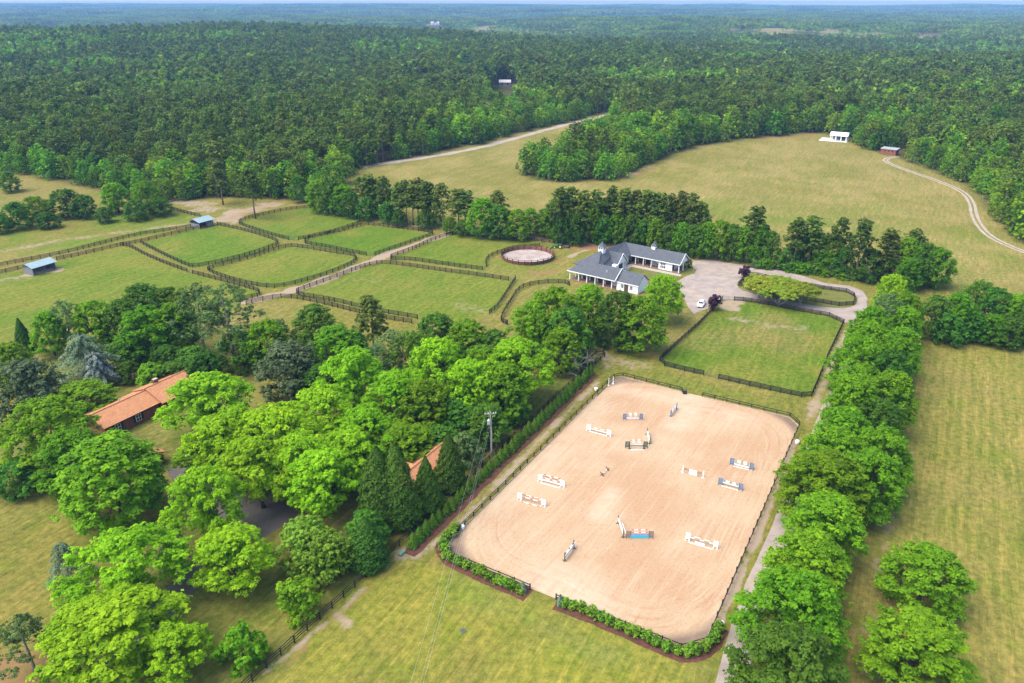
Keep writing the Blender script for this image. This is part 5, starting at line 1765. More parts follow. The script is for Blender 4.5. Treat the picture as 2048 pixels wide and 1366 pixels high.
# ================================================================ round pen
pc, pr = P(1055, 514.5), 8.75
pen = root('round_pen', (pc[0], pc[1], 0), 'round pen with red-brown board walls and dark posts beside the stable', 'round pen')
obj('pen_sand', new_mesh('pen_sand', [(math.cos(a) * (pr - 0.1), math.sin(a) * (pr - 0.1), 0.03) for a in np.linspace(0, 2 * math.pi, 49)[:-1]], [tuple(range(48))], [M['pensand']]), pen)
npen = 26
pan = MB()
w_ = 2 * pr * math.sin(math.pi / npen) - 0.1
for k in range(4):
    z0 = 0.06 + k * 0.31
    pan.hexa([(-w_ / 2, 0.0 - z0 * 0.16, z0), (w_ / 2, 0.0 - z0 * 0.16, z0), (w_ / 2, 0.05 - z0 * 0.16, z0), (-w_ / 2, 0.05 - z0 * 0.16, z0), (-w_ / 2, -0.05 - z0 * 0.16, z0 + 0.295), (w_ / 2, -0.05 - z0 * 0.16, z0 + 0.295), (w_ / 2, 0.0 - z0 * 0.16, z0 + 0.295), (-w_ / 2, 0.0 - z0 * 0.16, z0 + 0.295)])
panm = pan.mesh('wall_panel', M['penwood'])
topm = MB().box((0, -0.3, 1.72), (w_ + 0.08, 0.05, 0.12)).mesh('top_rail', M['penpost'])
pp = MB().hexa([(-0.1, 0.02, -0.1), (0.1, 0.02, -0.1), (0.1, 0.2, -0.1), (-0.1, 0.2, -0.1), (-0.09, -0.3, 1.85), (0.09, -0.3, 1.85), (0.09, -0.12, 1.85), (-0.09, -0.12, 1.85)]).mesh('post', M['penpost'])
for k in range(npen):
    a = 2 * math.pi * k / npen
    obj('post', pp, pen, (math.cos(a) * pr, math.sin(a) * pr, 0), a + math.pi / 2)
    a += math.pi / npen
    q = pr * math.cos(math.pi / npen)
    obj('wall_panel', panm, pen, (math.cos(a) * q, math.sin(a) * q, 0), a + math.pi / 2)
    obj('top_rail', topm, pen, (math.cos(a) * q, math.sin(a) * q, 0), a + math.pi / 2)

# ================================================================ white stable with grey roofs
BA = R(-36.0)
O_ = np.array([29.3, 228.5])
barn = root('stable', (O_[0], O_[1], 0), 'white U-shaped stable with grey shingle roofs, porches and cupolas', 'stable', BA)
# local axes: +x along the wings (towards the gravel yard), +y towards the far wing


def wall(name, x0, x1, y, z0, z1, mat, parent=barn, t=0.16, along='x'):
    if along == 'x':
        return MB().box(((x0 + x1) / 2, y, (z0 + z1) / 2), (abs(x1 - x0), t, z1 - z0)).build(name, mat, parent)
    return MB().box((y, (x0 + x1) / 2, (z0 + z1) / 2), (t, abs(x1 - x0), z1 - z0)).build(name, mat, parent)


def roofplane(pts, parent=barn, mat=None, t=0.16, name='roof_slope'):
    """mesh whose local x/y run along eave and slope, so that the shingle courses follow the roof"""
    p = [Vector(q) for q in pts]
    n = Vector((0, 0, 0))
    for i in range(len(p)):
        n += p[i].cross(p[(i + 1) % len(p)])
    n.normalize()
    if n.z < 0:
        p.reverse()
        n = -n
    ex = (Vector((0, 0, 1)).cross(n)).normalized()
    ey = n.cross(ex)
    mat4 = Matrix(((ex.x, ey.x, n.x, p[0].x), (ex.y, ey.y, n.y, p[0].y), (ex.z, ey.z, n.z, p[0].z), (0, 0, 0, 1)))
    inv = mat4.inverted()
    mb = MB().slab([inv @ q for q in p], t)
    o = obj(name, mb.mesh(name, mat or M['greyroof']), parent)
    o.matrix_local = mat4
    return o


def fascia(a, b, parent=barn, w=0.1, h=0.26, mat=None):
    return MB().bar((a[0], a[1], a[2] - 0.13), (b[0], b[1], b[2] - 0.13), w, h).build('fascia', mat or M['white'], parent)


def gable_tri(x, y0, y1, z0, zr, parent=barn, mat=None):
    ym = (y0 + y1) / 2
    return MB().slab([(x, y0, z0), (x, y1, z0), (x, ym, zr)], 0.14).build('gable', mat or M['white'], parent)


def window(x, y, z, w, h, parent, facing=(0, -1), frame=True, shut=False):
    f = np.array(facing, float)
    r_ = np.array([-f[1], f[0]])
    c = np.array([x, y])
    if frame:
        fr = MB().box((x + f[0] * 0.03, y + f[1] * 0.03, z), (abs(r_[0]) * (w + 0.2) + abs(f[0]) * 0.1, abs(r_[1]) * (w + 0.2) + abs(f[1]) * 0.1, h + 0.2)).build('window', M['white'], parent)
    else:
        fr = parent
    MB().box((x + f[0] * 0.075, y + f[1] * 0.075, z), (abs(r_[0]) * w + abs(f[0]) * 0.06, abs(r_[1]) * w + abs(f[1]) * 0.06, h)).build('pane', M['glass'], fr)
    if frame:
        MB().box((x + f[0] * 0.12, y + f[1] * 0.12, z), (abs(r_[0]) * 0.07 + abs(f[0]) * 0.03, abs(r_[1]) * 0.07 + abs(f[1]) * 0.03, h)).build('glazing_bar', M['white'], fr)
        MB().box((x + f[0] * 0.13, y + f[1] * 0.13, z), (abs(r_[0]) * w + abs(f[0]) * 0.03, abs(r_[1]) * w + abs(f[1]) * 0.03, 0.07)).build('glazing_bar', M['white'], fr)
    if shut:
        for s_ in (-1, 1):
            q = c + r_ * s_ * (w / 2 + 0.38)
            MB().box((q[0] + f[0] * 0.05, q[1] + f[1] * 0.05, z), (abs(r_[0]) * 0.42 + abs(f[0]) * 0.08, abs(r_[1]) * 0.42 + abs(f[1]) * 0.08, h + 0.2)).build('shutter', M['shutter'], parent)


EZ, RZ = 3.0, 5.7
# far wing (N): ridge along x at y = 14.4
yf, yr, yb = 10.7, 14.4, 18.1
xw, xe = -4.8, 21.3
roofplane([(2.6, yf, EZ), (xe, yf, EZ), (xe, yr, RZ), (0, yr, RZ)])
roofplane([(xe, yb, EZ), (xw, yb, EZ), (0, yr, RZ), (xe, yr, RZ)])
fascia((2.6, yf - 0.02, EZ), (xe, yf - 0.02, EZ))
for s_, ya, yb_ in ((0, yf, yr), (1, yb, yr)):
    MB().bar((xe + 0.02, ya, EZ - 0.06), (xe + 0.02, yb_, RZ - 0.06), 0.1, 0.24).build('bargeboard', M['white'], barn)
gable_tri(xe - 0.5, yf + 0.5, yb - 0.5, EZ, RZ - 0.35)
MB().box((xe - 0.5, yr, EZ - 0.12), (0.3, yb - yf - 0.8, 0.3)).build('porch_beam', M['white'], barn)
MB().box((11.5, yf + 0.5, EZ - 0.14), (18.6, 0.24, 0.3)).build('porch_beam', M['white'], barn)
for x in (2.9, 5.6, 8.4, 11.2, 13.9):
    MB().box((x, yf + 0.5, 1.42), (0.24, 0.24, 2.84)).build('post', M['white'], barn)
for x, y in ((20.8, yf + 0.5), (20.8, yr), (20.8, yb - 0.6)):
    MB().box((x, y, 1.42), (0.26, 0.26, 2.84)).build('post', M['white'], barn)
wall('back_wall', xw + 0.6, 18.4, yb - 0.6, 0, EZ, M['white'])
wall('stall_wall', 2.0, 14.0, yf + 3.0, 0, EZ, M['offwhite'])
for k, x in enumerate((4.0, 6.6, 9.2)):
    MB().box((x, yf + 2.88, 1.25), (2.1, 0.1, 2.3)).build('stall_front', M['darkboards'], barn)
wall('tack_wall', 14.0, 18.4, yf + 0.55, 0, EZ, M['white'])
wall('tack_wall', yf + 0.55, yf + 3.0, 14.05, 0, EZ, M['white'], along='y')
wall('end_wall', yf + 0.63, yb - 0.7, 18.4, 0, EZ, M['white'], along='y')
for zz in (1.05, 2.1):
    for x in (14.7, 15.3, 15.9):
        MB().box((x, yf + 0.45, zz), (0.4, 0.06, 0.75)).build('pane', M['glass'], barn)
dr = MB().box((12.4, yf + 2.88, 1.15), (1.25, 0.1, 2.25)).build('door', M['white'], barn)
MB().bar((11.85, yf + 2.8, 0.15), (12.95, yf + 2.8, 1.1), 0.08, 0.1).build('cross_brace', M['shutter'], dr)
MB().bar((11.85, yf + 2.8, 1.1), (12.95, yf + 2.8, 0.15), 0.08, 0.1).build('cross_brace', M['shutter'], dr)
for k, y in enumerate((yf + 1.4, yb - 1.8)):
    MB().box((18.5, y, 1.1), (0.1, 1.1, 2.2)).build('door', M['darkboards'], barn)
MB().box((11.4, yf + 1.65, 0.06), (18.8, 2.6, 0.12)).build('porch_floor', M['brickfloor'], barn)
MB().box((19.6, yr, 0.055), (2.6, 6.9, 0.11)).build('porch_floor', M['brickfloor'], barn)
# near wing (S): ridge along x at y = -10.4
sf, sr, sb = -14.4, -10.4, -6.4
roofplane([(-4.7, sf, EZ), (12.0, sf, EZ), (12.0, sr, RZ), (-0.7, sr, RZ)])
roofplane([(12.0, sb, EZ), (-4.7, sb, EZ), (-0.7, sr, RZ), (12.0, sr, RZ)])
roofplane([(-4.7, sb, EZ), (-4.7, sf, EZ), (-0.7, sr, RZ)])
fascia((-4.7, sf - 0.02, EZ), (12.0, sf - 0.02, EZ))
fascia((-4.72, sb, EZ), (-4.72, sf, EZ))
MB().bar((12.02, sf, EZ + 0.02), (12.02, sr, RZ + 0.02), 0.14, 0.3).build('bargeboard', M['white'], barn)
MB().bar((12.02, sb, EZ + 0.02), (12.02, sr, RZ + 0.02), 0.14, 0.3).build('bargeboard', M['white'], barn)
z2, r2 = EZ - 0.3, RZ - 0.4
roofplane([(12.1, sf + 0.7, z2), (19.4, sf + 0.7, z2), (19.4, sr, r2), (12.1, sr, r2)])
roofplane([(19.4, sb - 0.4, z2), (12.1, sb - 0.4, z2), (12.1, sr, r2), (19.4, sr, r2)])
gable_tri(19.1, sf + 0.9, sb - 0.6, z2, r2 - 0.15)
fascia((12.1, sf + 0.68, z2), (19.4, sf + 0.68, z2))
wall('front_wall', 12.1, 19.1, sf + 1.0, 0, z2, M['white'])
wall('end_wall', sf + 1.1, sb - 0.7, 19.05, 0, z2, M['white'], along='y')
wall('courtyard_wall', 4.5, 19.0, sb - 0.6, 0, z2, M['white'])
for x in (13.9, 16.9):
    window(x, sf + 0.92, 1.55, 0.8, 1.0, barn)
dr = MB().box((15.3, sf + 0.88, 1.1), (1.3, 0.08, 2.2)).build('door', M['darkboards'], barn)
wall('stall_wall', -1.5, 12.0, sf + 3.2, 0, EZ, M['offwhite'])
for x in (0.2, 2.9, 5.6, 8.3):
    MB().box((x, sf + 3.06, 1.25), (2.1, 0.1, 2.3)).build('stall_front', M['darkboards'], barn)
wall('stall_wall', sf + 3.2, sb - 0.6, -1.5, 0, EZ, M['offwhite'], along='y')
MB().box((3.6, sf + 0.6, EZ - 0.14), (16.2, 0.24, 0.3)).build('porch_beam', M['white'], barn)
for x in (-4.0, -0.9, 2.0, 4.9, 7.8, 10.6):
    MB().box((x, sf + 0.6, 1.42), (0.26, 0.26, 2.84)).build('post', M['white'], barn)
for y in (-10.4, -7.0):
    MB().box((-4.0, y, 1.42), (0.26, 0.26, 2.84)).build('post', M['white'], barn)
dr = MB().box((11.2, sf + 3.02, 1.15), (1.25, 0.1, 2.25)).build('door', M['white'], barn)
MB().bar((10.65, sf + 2.94, 0.15), (11.75, sf + 2.94, 1.1), 0.08, 0.1).build('cross_brace', M['shutter'], dr)
MB().bar((10.65, sf + 2.94, 1.1), (11.75, sf + 2.94, 0.15), 0.08, 0.1).build('cross_brace', M['shutter'], dr)
MB().box((3.6, sf + 1.8, 0.06), (16.4, 2.9, 0.12)).build('porch_floor', M['brickfloor'], barn)
# middle wing (W): hipped over the near wing, ridge along y
mx0, mx1, mz = -4.8, 4.0, 7.0
my0 = -10.9
roofplane([(mx0, my0, EZ + 1.2), (mx1, my0, EZ + 1.2), (0, -2.2, mz)])
roofplane([(mx1, my0, EZ + 1.2), (mx1, -6.5, EZ + 0.1), (mx1, 10.9, EZ + 0.1), (0, 14.5, mz - 1.0), (0, -2.2, mz)])
roofplane([(mx0, 17.0, EZ + 0.1), (mx0, my0, EZ + 1.2), (0, -2.2, mz), (0, 14.5, mz - 1.0)])
wall('west_wall', -6.0, 17.0, mx0 + 0.6, 0, EZ + 0.2, M['white'], along='y')
wall('courtyard_wall', -6.0, 11.2, mx1 - 1.2, 0, EZ, M['white'], along='y')
for y in (7.0, 9.2):
    MB().box((mx1 - 1.1, y, 1.25), (0.1, 1.5, 2.2)).build('stall_front', M['darkboards'], barn)
# courtyard gable
gy0, gy1, gx1, gpz = -1.0, 5.0, 5.4, 6.1
ym = (gy0 + gy1) / 2
roofplane([(0.0, gy0 - 0.3, EZ), (gx1 + 0.3, gy0 - 0.3, EZ), (gx1 + 0.3, ym, gpz), (0.0, ym, gpz)])
roofplane([(gx1 + 0.3, gy1 + 0.3, EZ), (0.0, gy1 + 0.3, EZ), (0.0, ym, gpz), (gx1 + 0.3, ym, gpz)])
gable_tri(gx1, gy0, gy1, EZ - 0.1, gpz - 0.25)
for ya in (gy0 - 0.3, gy1 + 0.3):
    MB().bar((gx1 + 0.33, ya, EZ - 0.05), (gx1 + 0.33, ym, gpz - 0.05), 0.12, 0.26).build('bargeboard', M['white'], barn)
wall('gable_wall', gy0 + 0.2, gy1 - 0.2, gx1 - 0.5, 0, EZ - 0.12, M['white'], along='y')
MB().box((gx1 - 0.38, ym, 1.3), (0.08, 2.4, 2.6)).build('door', M['darkboards'], barn)
for y in (gy0 + 0.2, gy1 - 0.2):
    MB().box((gx1 - 0.1, y, 1.42), (0.26, 0.26, 2.84)).build('post', M['white'], barn)


def cupola(x, y, z, w, h, rh, parent):
    c = MB().box((x, y, z + h / 2 - 0.6), (w, w, h + 1.2)).build('cupola', M['white'], parent)
    MB().box((x, y, z + h * 0.16), (w + 0.2, w + 0.2, 0.14)).build('moulding', M['white'], c)
    for f in ((0, -1), (1, 0), (-1, 0), (0, 1)):
        for s_ in (-1, 1):
            r_ = (-f[1], f[0])
            MB().box((x + f[0] * (w / 2 + 0.01) + r_[0] * s_ * w * 0.22, y + f[1] * (w / 2 + 0.01) + r_[1] * s_ * w * 0.22, z + h * 0.62), (abs(r_[0]) * w * 0.28 + abs(f[0]) * 0.05, abs(r_[1]) * w * 0.28 + abs(f[1]) * 0.05, h * 0.42)).build('louvre', M['glass'], c)
    q = w / 2 + 0.22
    rf = MB()
    zt = z + h
    prof = [(q, 0), (q * 0.5, rh * 0.36), (q * 0.16, rh * 0.78), (0.03, rh)]
    for (a, za), (b, zb) in zip(prof[:-1], prof[1:]):
        rf.hexa([(x - a, y - a, zt + za), (x + a, y - a, zt + za), (x + a, y + a, zt + za), (x - a, y + a, zt + za), (x - b, y - b, zt + zb), (x + b, y - b, zt + zb), (x + b, y + b, zt + zb), (x - b, y + b, zt + zb)])
    rf.build('cupola_roof', M['greyroof'], c)
    MB().tube([(x, y, zt + rh - 0.05), (x, y, zt + rh + 0.9)], 0.03, 5).build('finial', M['darkmetal'], c)


cupola(0.0, -1.6, 6.9, 1.7, 1.6, 1.5, barn)
cupola(10.3, 14.4, RZ, 1.25, 1.1, 1.1, barn)
MB().box((8.3, -8.0, 4.9), (1.5, 1.3, 1.3)).build('roof_vent', M['white'], barn)
MB().tube([(8.0, -12.4, 4.2), (8.0, -12.4, 4.9)], 0.09, 6).build('vent_pipe', M['white'], barn)
# courtyard lawn and paths
cr, sr_ = math.cos(BA), math.sin(BA)
loc2w = lambda x, y: np.array([O_[0] + x * cr - y * sr_, O_[1] + x * sr_ + y * cr])
sheet('courtyard_path', [loc2w(*q) for q in ((3.0, 6.2), (5.6, 6.0), (5.6, 8.2), (22.6, 8.6), (22.4, 10.2), (21.9, 10.5), (2.8, 10.5))], 0.024, M['concrete'])
sheet('courtyard_path', [loc2w(*q) for q in ((4.2, -5.5), (6.6, -5.5), (6.4, 6.0), (3.0, 6.2))], 0.028, M['concrete'])
sheet('courtyard_lawn', [loc2w(*q) for q in ((6.6, -6.2), (20.5, -6.2), (22.4, 2.0), (22.5, 8.5), (5.7, 8.1), (6.5, 0.0))], 0.016, M['island'])
sheet('stable_lawn', [loc2w(*q) for q in ((21.5, 10.6), (24.0, 10.8), (25.0, 14.0), (24.0, 18.0), (21.2, 18.2))], 0.019, M['island'])

# ================================================================ orange-roofed house and garage
HD = R(59.5)
h0 = P(150 + 400 * .1662, 720 + 790 * .1662, 2.7)      # near eave corner, left end
house = root('house', (h0[0] - 0.6, h0[1] - 1.0, 0), 'long low brick house with orange shingle roof among the garden trees', 'house', HD)
# local: +x along the ridge (away), +y away to the upper left


def gable_block(parent, x0, x1, y0, y1, ez, rz, mat_roof, mat_wall, over=0.6, hip=False, wallname='wall'):
    ym = (y0 + y1) / 2
    roofplane([(x0, y0, ez), (x1, y0, ez), (x1, ym, rz), (x0, ym, rz)], parent, mat_roof)
    roofplane([(x1, y1, ez), (x0, y1, ez), (x0, ym, rz), (x1, ym, rz)], parent, mat_roof)
    MB().bar((x0, ym, rz + 0.05), (x1, ym, rz + 0.05), 0.24, 0.1).build('ridge_cap', mat_roof, parent)
    for y in (y0, y1):
        MB().bar((x0, y, ez - 0.1), (x1, y, ez - 0.1), 0.06, 0.2).build('fascia', M['shutter'], parent)
    a, b, c, d = x0 + over, x1 - over, y0 + over, y1 - over
    wz = ez + over * (rz - ez) / ((y1 - y0) / 2) - 0.15
    for nm, (p, q) in (('front', ((a, c), (b, c))), ('back', ((b, d), (a, d)))):
        cx2, cy2 = (p[0] + q[0]) / 2, (p[1] + q[1]) / 2
        MB().box((cx2, cy2, wz / 2), (abs(q[0] - p[0]), 0.2, wz)).build(wallname, mat_wall, parent)
    for x in (a, b):
        MB().slab([(x, c, 0), (x, d, 0), (x, d, wz), (x, ym, rz - 0.25), (x, c, wz)], 0.2).build(wallname, mat_wall, parent)


gable_block(house, 0, 12.8, -0.6, 8.4, 2.7, 4.35, M['orangeroof'], M['brick'])
gable_block(house, 12.2, 22.5, -1.6, 8.8, 2.8, 4.9, M['orangeroof'], M['brick'])
window(2.9, -0.1, 1.5, 1.0, 1.3, house, (0, -1), True, True)
window(7.4, -0.1, 1.5, 1.0, 1.3, house, (0, -1), True, True)
MB().box((3.9, 3.0, 3.65), (0.3, 0.3, 0.5)).build('vent', M['metalgrey'], house)
MB().box((7.0, 4.6, 4.4), (0.25, 0.25, 0.4)).build('vent', M['metalgrey'], house)
ch = MB().box((15.2, 4.2, 4.9), (0.9, 0.7, 1.4)).build('chimney', M['brick'], house)
MB().box((15.2, 4.2, 5.65), (1.0, 0.8, 0.12)).build('chimney_cap', M['concrete'], ch)
fr0 = P(150 + 720 * .1662, 720 + 950 * .1662, 2.5)
carport = root('carport', (fr0[0], fr0[1], 0), 'small orange-roofed carport mostly hidden under the lime trees', 'carport', R(-32))
gable_block(carport, 0, 9.0, -5.5, 0.5, 2.5, 3.9, M['orangeroof'], M['brick'])
ga, gb_ = P(809, 948, 4.4), P(876, 893, 4.4)
gd = gb_ - ga
garage = root('garage', (ga[0], ga[1], 0), 'orange-roofed garage between the conifers and the power pole', 'garage', math.atan2(gd[1], gd[0]))
gln = float(np.linalg.norm(gd))
gable_block(garage, -4.5, gln + 2.0, -3.6, 3.6, 2.7, 4.4, M['orangeroof'], M['brick'])
roofplane([(gln * 0.32, 0.0, 4.35), (gln * 0.32, 7.4, 4.35), (gln * 0.32 - 3.0, 7.4, 2.7), (gln * 0.32 - 3.0, 3.4, 2.7)], garage, M['orangeroof'])
roofplane([(gln * 0.32, 7.4, 4.35), (gln * 0.32, 0.0, 4.35), (gln * 0.32 + 3.0, 3.4, 2.7), (gln * 0.32 + 3.0, 7.4, 2.7)], garage, M['orangeroof'])
MB().slab([(gln * 0.32 - 2.5, 6.9, 0), (gln * 0.32 + 2.5, 6.9, 0), (gln * 0.32 + 2.5, 6.9, 2.7), (gln * 0.32, 6.9, 4.1), (gln * 0.32 - 2.5, 6.9, 2.7)], 0.2).build('wall', M['brick'], garage)

# ================================================================ field sheds
def shed(label, o, ang, ln, wd, left_open=False):
    s = root('field_shed', (o[0], o[1], 0), label, 'shed', ang, 'grey field sheds with pale green roofs')
    # local: +x along the open front, +y to the back
    fz, rz_, bz = 2.6, 3.5, 2.4
    ymid = wd * 0.55
    roofplane([(-0.5, -0.9, fz - 0.1), (ln + 0.5, -0.9, fz - 0.1), (ln + 0.5, ymid, rz_), (-0.5, ymid, rz_)], s, M['greenroof'], 0.08)
    roofplane([(ln + 0.5, wd + 0.6, bz), (-0.5, wd + 0.6, bz), (-0.5, ymid, rz_), (ln + 0.5, ymid, rz_)], s, M['greenroof'], 0.08)
    hgt = 1.7 if left_open else 2.45
    MB().box((0, wd / 2, hgt / 2), (0.12, wd, hgt)).build('side_wall', M['shedwall'], s)
    MB().box((ln, wd / 2, hgt / 2), (0.12, wd, hgt)).build('side_wall', M['shedwall'], s)
    MB().box((ln / 2, wd, 1.15), (ln, 0.12, 2.3)).build('back_wall', M['shedwall'], s)
    if left_open:
        MB().box((ln * 0.78, 0.0, 0.85), (ln * 0.42, 0.12, 1.7)).build('front_wall', M['shedwall'], s)
        for y in np.linspace(0.1, wd - 0.1, 5):
            MB().box((0.0, y, 2.1), (0.12, 0.12, 1.1)).build('post', M['shedwall'], s)
    for x in (0.06, ln / 2, ln - 0.06):
        MB().box((x, -0.05, fz / 2), (0.15, 0.15, fz - 0.1)).build('post', M['shedwall'], s)
    MB().box((ln / 2, -0.05, fz - 0.12), (ln, 0.1, 0.2)).build('lintel', M['darkboards'], s)
    MB().box((ln / 2, wd * 0.55, 0.03), (ln, wd * 0.85, 0.06)).build('bedding', M['stone'] if not left_open else M['penwood'], s)
    return s


so = P(30 + 640 * .0586, 495 + 960 * .0586)
shed('grey three-sided field shed at the left between the two long fences', so, R(63), 7.4, 4.6)
so = P(370 + 600 * .04904, 410 + 975 * .04904)
shed('grey field shed with half-open walls at the head of the paddocks', so, R(57), 6.2, 5.4, True)

# ================================================================ pavilion and brick hut across the big field
pv0 = P(1600 + 510 * .1172, 220 + 520 * .1172)
pav = root('pavilion', (pv0[0], pv0[1], 0), 'white open-sided pavilion at the far edge of the big field', 'pavilion', R(-30))
MB().box((2.0, 3.0, 0.05), (16, 12, 0.1)).build('slab', M['white'], pav)
for x in (0.2, 3.2, 6.2, 9.2):
    for y in (0.2, 7.8):
        MB().box((x, y, 1.6), (0.55, 0.55, 3.1)).build('column', M['white'], pav)
gable_p = [(-0.6, -0.6, 3.2), (10, -0.6, 3.2), (10, 4, 4.9), (-0.6, 4, 4.9)]
roofplane(gable_p, pav, M['white'])
roofplane([(10, 8.6, 3.2), (-0.6, 8.6, 3.2), (-0.6, 4, 4.9), (10, 4, 4.9)], pav, M['white'])
MB().box((4.7, 7.0, 1.5), (8.6, 0.2, 3.0)).build('back_wall', M['shedwall'], pav)
bh0 = P(1600 + 1370 * .1172, 220 + 748 * .1172)
hut = root('brick_hut', (bh0[0], bh0[1], 0), 'small red brick hut with a pale flat roof at the track end', 'hut', R(-42))
MB().box((4.0, 0, 1.55), (8.0, 0.25, 3.1)).build('wall', M['brick'], hut)
MB().box((0, 2.5, 1.55), (0.25, 5.0, 3.1)).build('wall', M['brick'], hut)
MB().box((8.0, 2.5, 1.55), (0.25, 5.0, 3.1)).build('wall', M['brick'], hut)
MB().box((4.0, 5.0, 1.55), (8.0, 0.25, 3.1)).build('wall', M['brick'], hut)
MB().slab([(-0.4, -0.4, 3.15), (8.4, -0.4, 3.15), (8.4, 5.4, 3.5), (-0.4, 5.4, 3.5)], 0.2).build('roof', M['metalgrey'], hut)
for x in (2.2, 4.2, 6.2):
    MB().box((x, -0.12, 2.0), (0.7, 0.08, 0.7)).build('window', M['glass'], hut)

# far houses seen as pale specks in the woods
M['farroof'] = plain('far_pale_roof', (0.34, 0.32, 0.31), 0.7, 0.3, 0.1)
for x, y, w_, lab in FARXY:
    zt = tz(x, y)
    hh = root('far_house', (x, y, zt), lab, 'house', random.uniform(-0.4, 0.4), 'far pale houses')
    w_ *= 2.0 if y > 2000 else 1.15
    wh_ = 3.2 + w_ * 0.09
    MB().box((0, 0, wh_ / 2 - 0.5), (w_, w_ * 0.55, wh_ + 1)).build('wall', M['offwhite'] if w_ > 12.5 else M['shedwall'], hh)
    e_, t_ = w_ * 0.275 + 0.5, wh_ + w_ * 0.2
    MB().slab([(-w_ / 2 - 0.5, -e_, wh_ - 0.2), (w_ / 2 + 0.5, -e_, wh_ - 0.2), (w_ / 2 + 0.5, 0, t_), (-w_ / 2 - 0.5, 0, t_)], 0.3).slab([(w_ / 2 + 0.5, e_, wh_ - 0.2), (-w_ / 2 - 0.5, e_, wh_ - 0.2), (-w_ / 2 - 0.5, 0, t_), (w_ / 2 + 0.5, 0, t_)], 0.3).build('roof', M['farroof'], hh)
    for k in (-0.25, 0.25):
        MB().box((w_ * k, -w_ * 0.275 - 0.06, wh_ * 0.55), (w_ * 0.14, 0.1, wh_ * 0.4)).build('window', M['glass'], hh)

# ================================================================ show jumps
def pmat(name, col):
    if name not in M:
        M[name] = plain(name, col, 0.5, 0.3, 0.06, 2.0)
    return M[name]


BLUE, DGREEN, TURQ, BROWN = pmat('jump_blue', (0.10, 0.17, 0.30)), pmat('jump_dark_green', (0.045, 0.085, 0.07)), pmat('jump_turquoise', (0.06, 0.42, 0.60)), pmat('jump_brown', (0.24, 0.085, 0.04))
RED, GOLD, GRN = pmat('jump_red', (0.5, 0.07, 0.06)), pmat('jump_gold', (0.3, 0.25, 0.14)), pmat('jump_green', (0.12, 0.33, 0.09))
GREYBR, NAVY = pmat('jump_grey_brown', (0.19, 0.155, 0.14)), pmat('jump_navy', (0.05, 0.13, 0.27))


def stand(parent, x, mat, wing, h, side, name='standard'):
    """jump standard at local x; wing > 0 adds a slatted wing of that width outside the pole"""
    mb = MB()
    mb.box((x, 0, h / 2), (0.12, 0.12, h))
    mb.box((x, 0, 0.05), (0.1, 0.75, 0.1))
    if wing:
        x2 = x + side * wing
        mb.box((x2, 0, h * 0.46), (0.1, 0.1, h * 0.92))
        mb.box((x2, 0, 0.05), (0.1, 0.75, 0.1))
        mb.box(((x + x2) / 2, 0, h * 0.9), (wing, 0.07, 0.1))
        mb.box(((x + x2) / 2, 0, 0.22), (wing, 0.07, 0.1))
    else:
        mb.box((x, 0, 0.05), (0.6, 0.1, 0.1))
    s = mb.build(name, mat, parent)
    if wing:
        n = 4
        for k in range(n):
            xx = x + side * wing * (k + 0.5) / n
            MB().box((xx, 0, h * 0.56), (wing / n * 0.72, 0.04, h * 0.66)).build('slat', mat, s)
    return s


def pole(parent, x0, x1, y, z, base, stripe=None, n=5, r=0.06, over=0.0):
    p = MB().tube([(x0 - over, y, z), (x1 + over, y, z)], r, 8).build('pole', base, parent)
    if stripe:
        L_ = x1 - x0
        for k in range(n):
            if k % 2 == 0 or n == 2:
                a = x0 + L_ * (k + (0.1 if n > 2 else 0.0)) / n
                MB().tube([(a, y, z), (a + L_ * 0.8 / n, y, z)], r + 0.006, 8).build('stripe', stripe, p)
    return p


def jump(label, a, b, mat, wing=0.75, h=1.35, poles=(), planks=(), ground=None, front=None):
    a, b = P(*a), P(*b)
    d = b - a
    ln = float(np.linalg.norm(d))
    j = root('show_jump', (a[0], a[1], 0.03), label, 'jump', math.atan2(d[1], d[0]), 'show jumps in the sand arena')
    for x, sgn in ((0, -1), (ln, 1)):
        stand(j, x, mat, wing, h, sgn)
    for y, z, bm, sm, n in poles:
        pole(j, 0.06, ln - 0.06, y, z, bm, sm, n)
    for y, z, hh, bm, (k0, k1) in planks:
        MB().box((ln * (k0 + k1) / 2, y, z), (ln * (k1 - k0), 0.05, hh)).build('plank', bm, j)
    if ground:
        pole(j, 0.0, ln, ground[0], 0.06, ground[1], ground[2] if len(ground) > 2 else None, 5)
    if front:
        for x in (0.0, ln):
            stand(j, x, front[0], 0, 1.3, 0).location = (0, front[1], 0)
    return j


W = M['white']
jump('white winged jump with two plain pale poles near the left arena fence', (1181, 862), (1214, 871), W, 0.8, 1.4, [(0, 0.95, W, GOLD, 5), (0, 0.55, W, None, 5)], [], (-0.3, W))
jump('blue-winged jump with gold-striped white poles facing the camera, far left', (1252, 839), (1279, 839), BLUE, 0.6, 1.4, [(0, 1.15, W, GOLD, 5), (0.5, 1.15, W, GOLD, 5), (0, 0.8, W, GOLD, 5)], [(0, 0.25, 0.35, W, (0.0, 1.0))])
jump('jump seen end-on with two blue standards near the far arena gate', (1341, 833), (1353, 818), NAVY, 0, 1.5, [(0, 1.05, W, NAVY, 5), (0, 0.65, W, NAVY, 5)], [(0.05, 0.35, 0.35, W, (0.05, 0.95))])
jump('dark green winged double jump with a green front pole', (1258, 895), (1287, 895), DGREEN, 0.7, 1.4, [(0.7, 1.2, W, RED, 5), (0.2, 1.0, W, GOLD, 5), (-0.5, 0.8, DGREEN, None, 5), (0.2, 0.55, W, None, 5)], [], (-1.0, W), (DGREEN, -0.5))
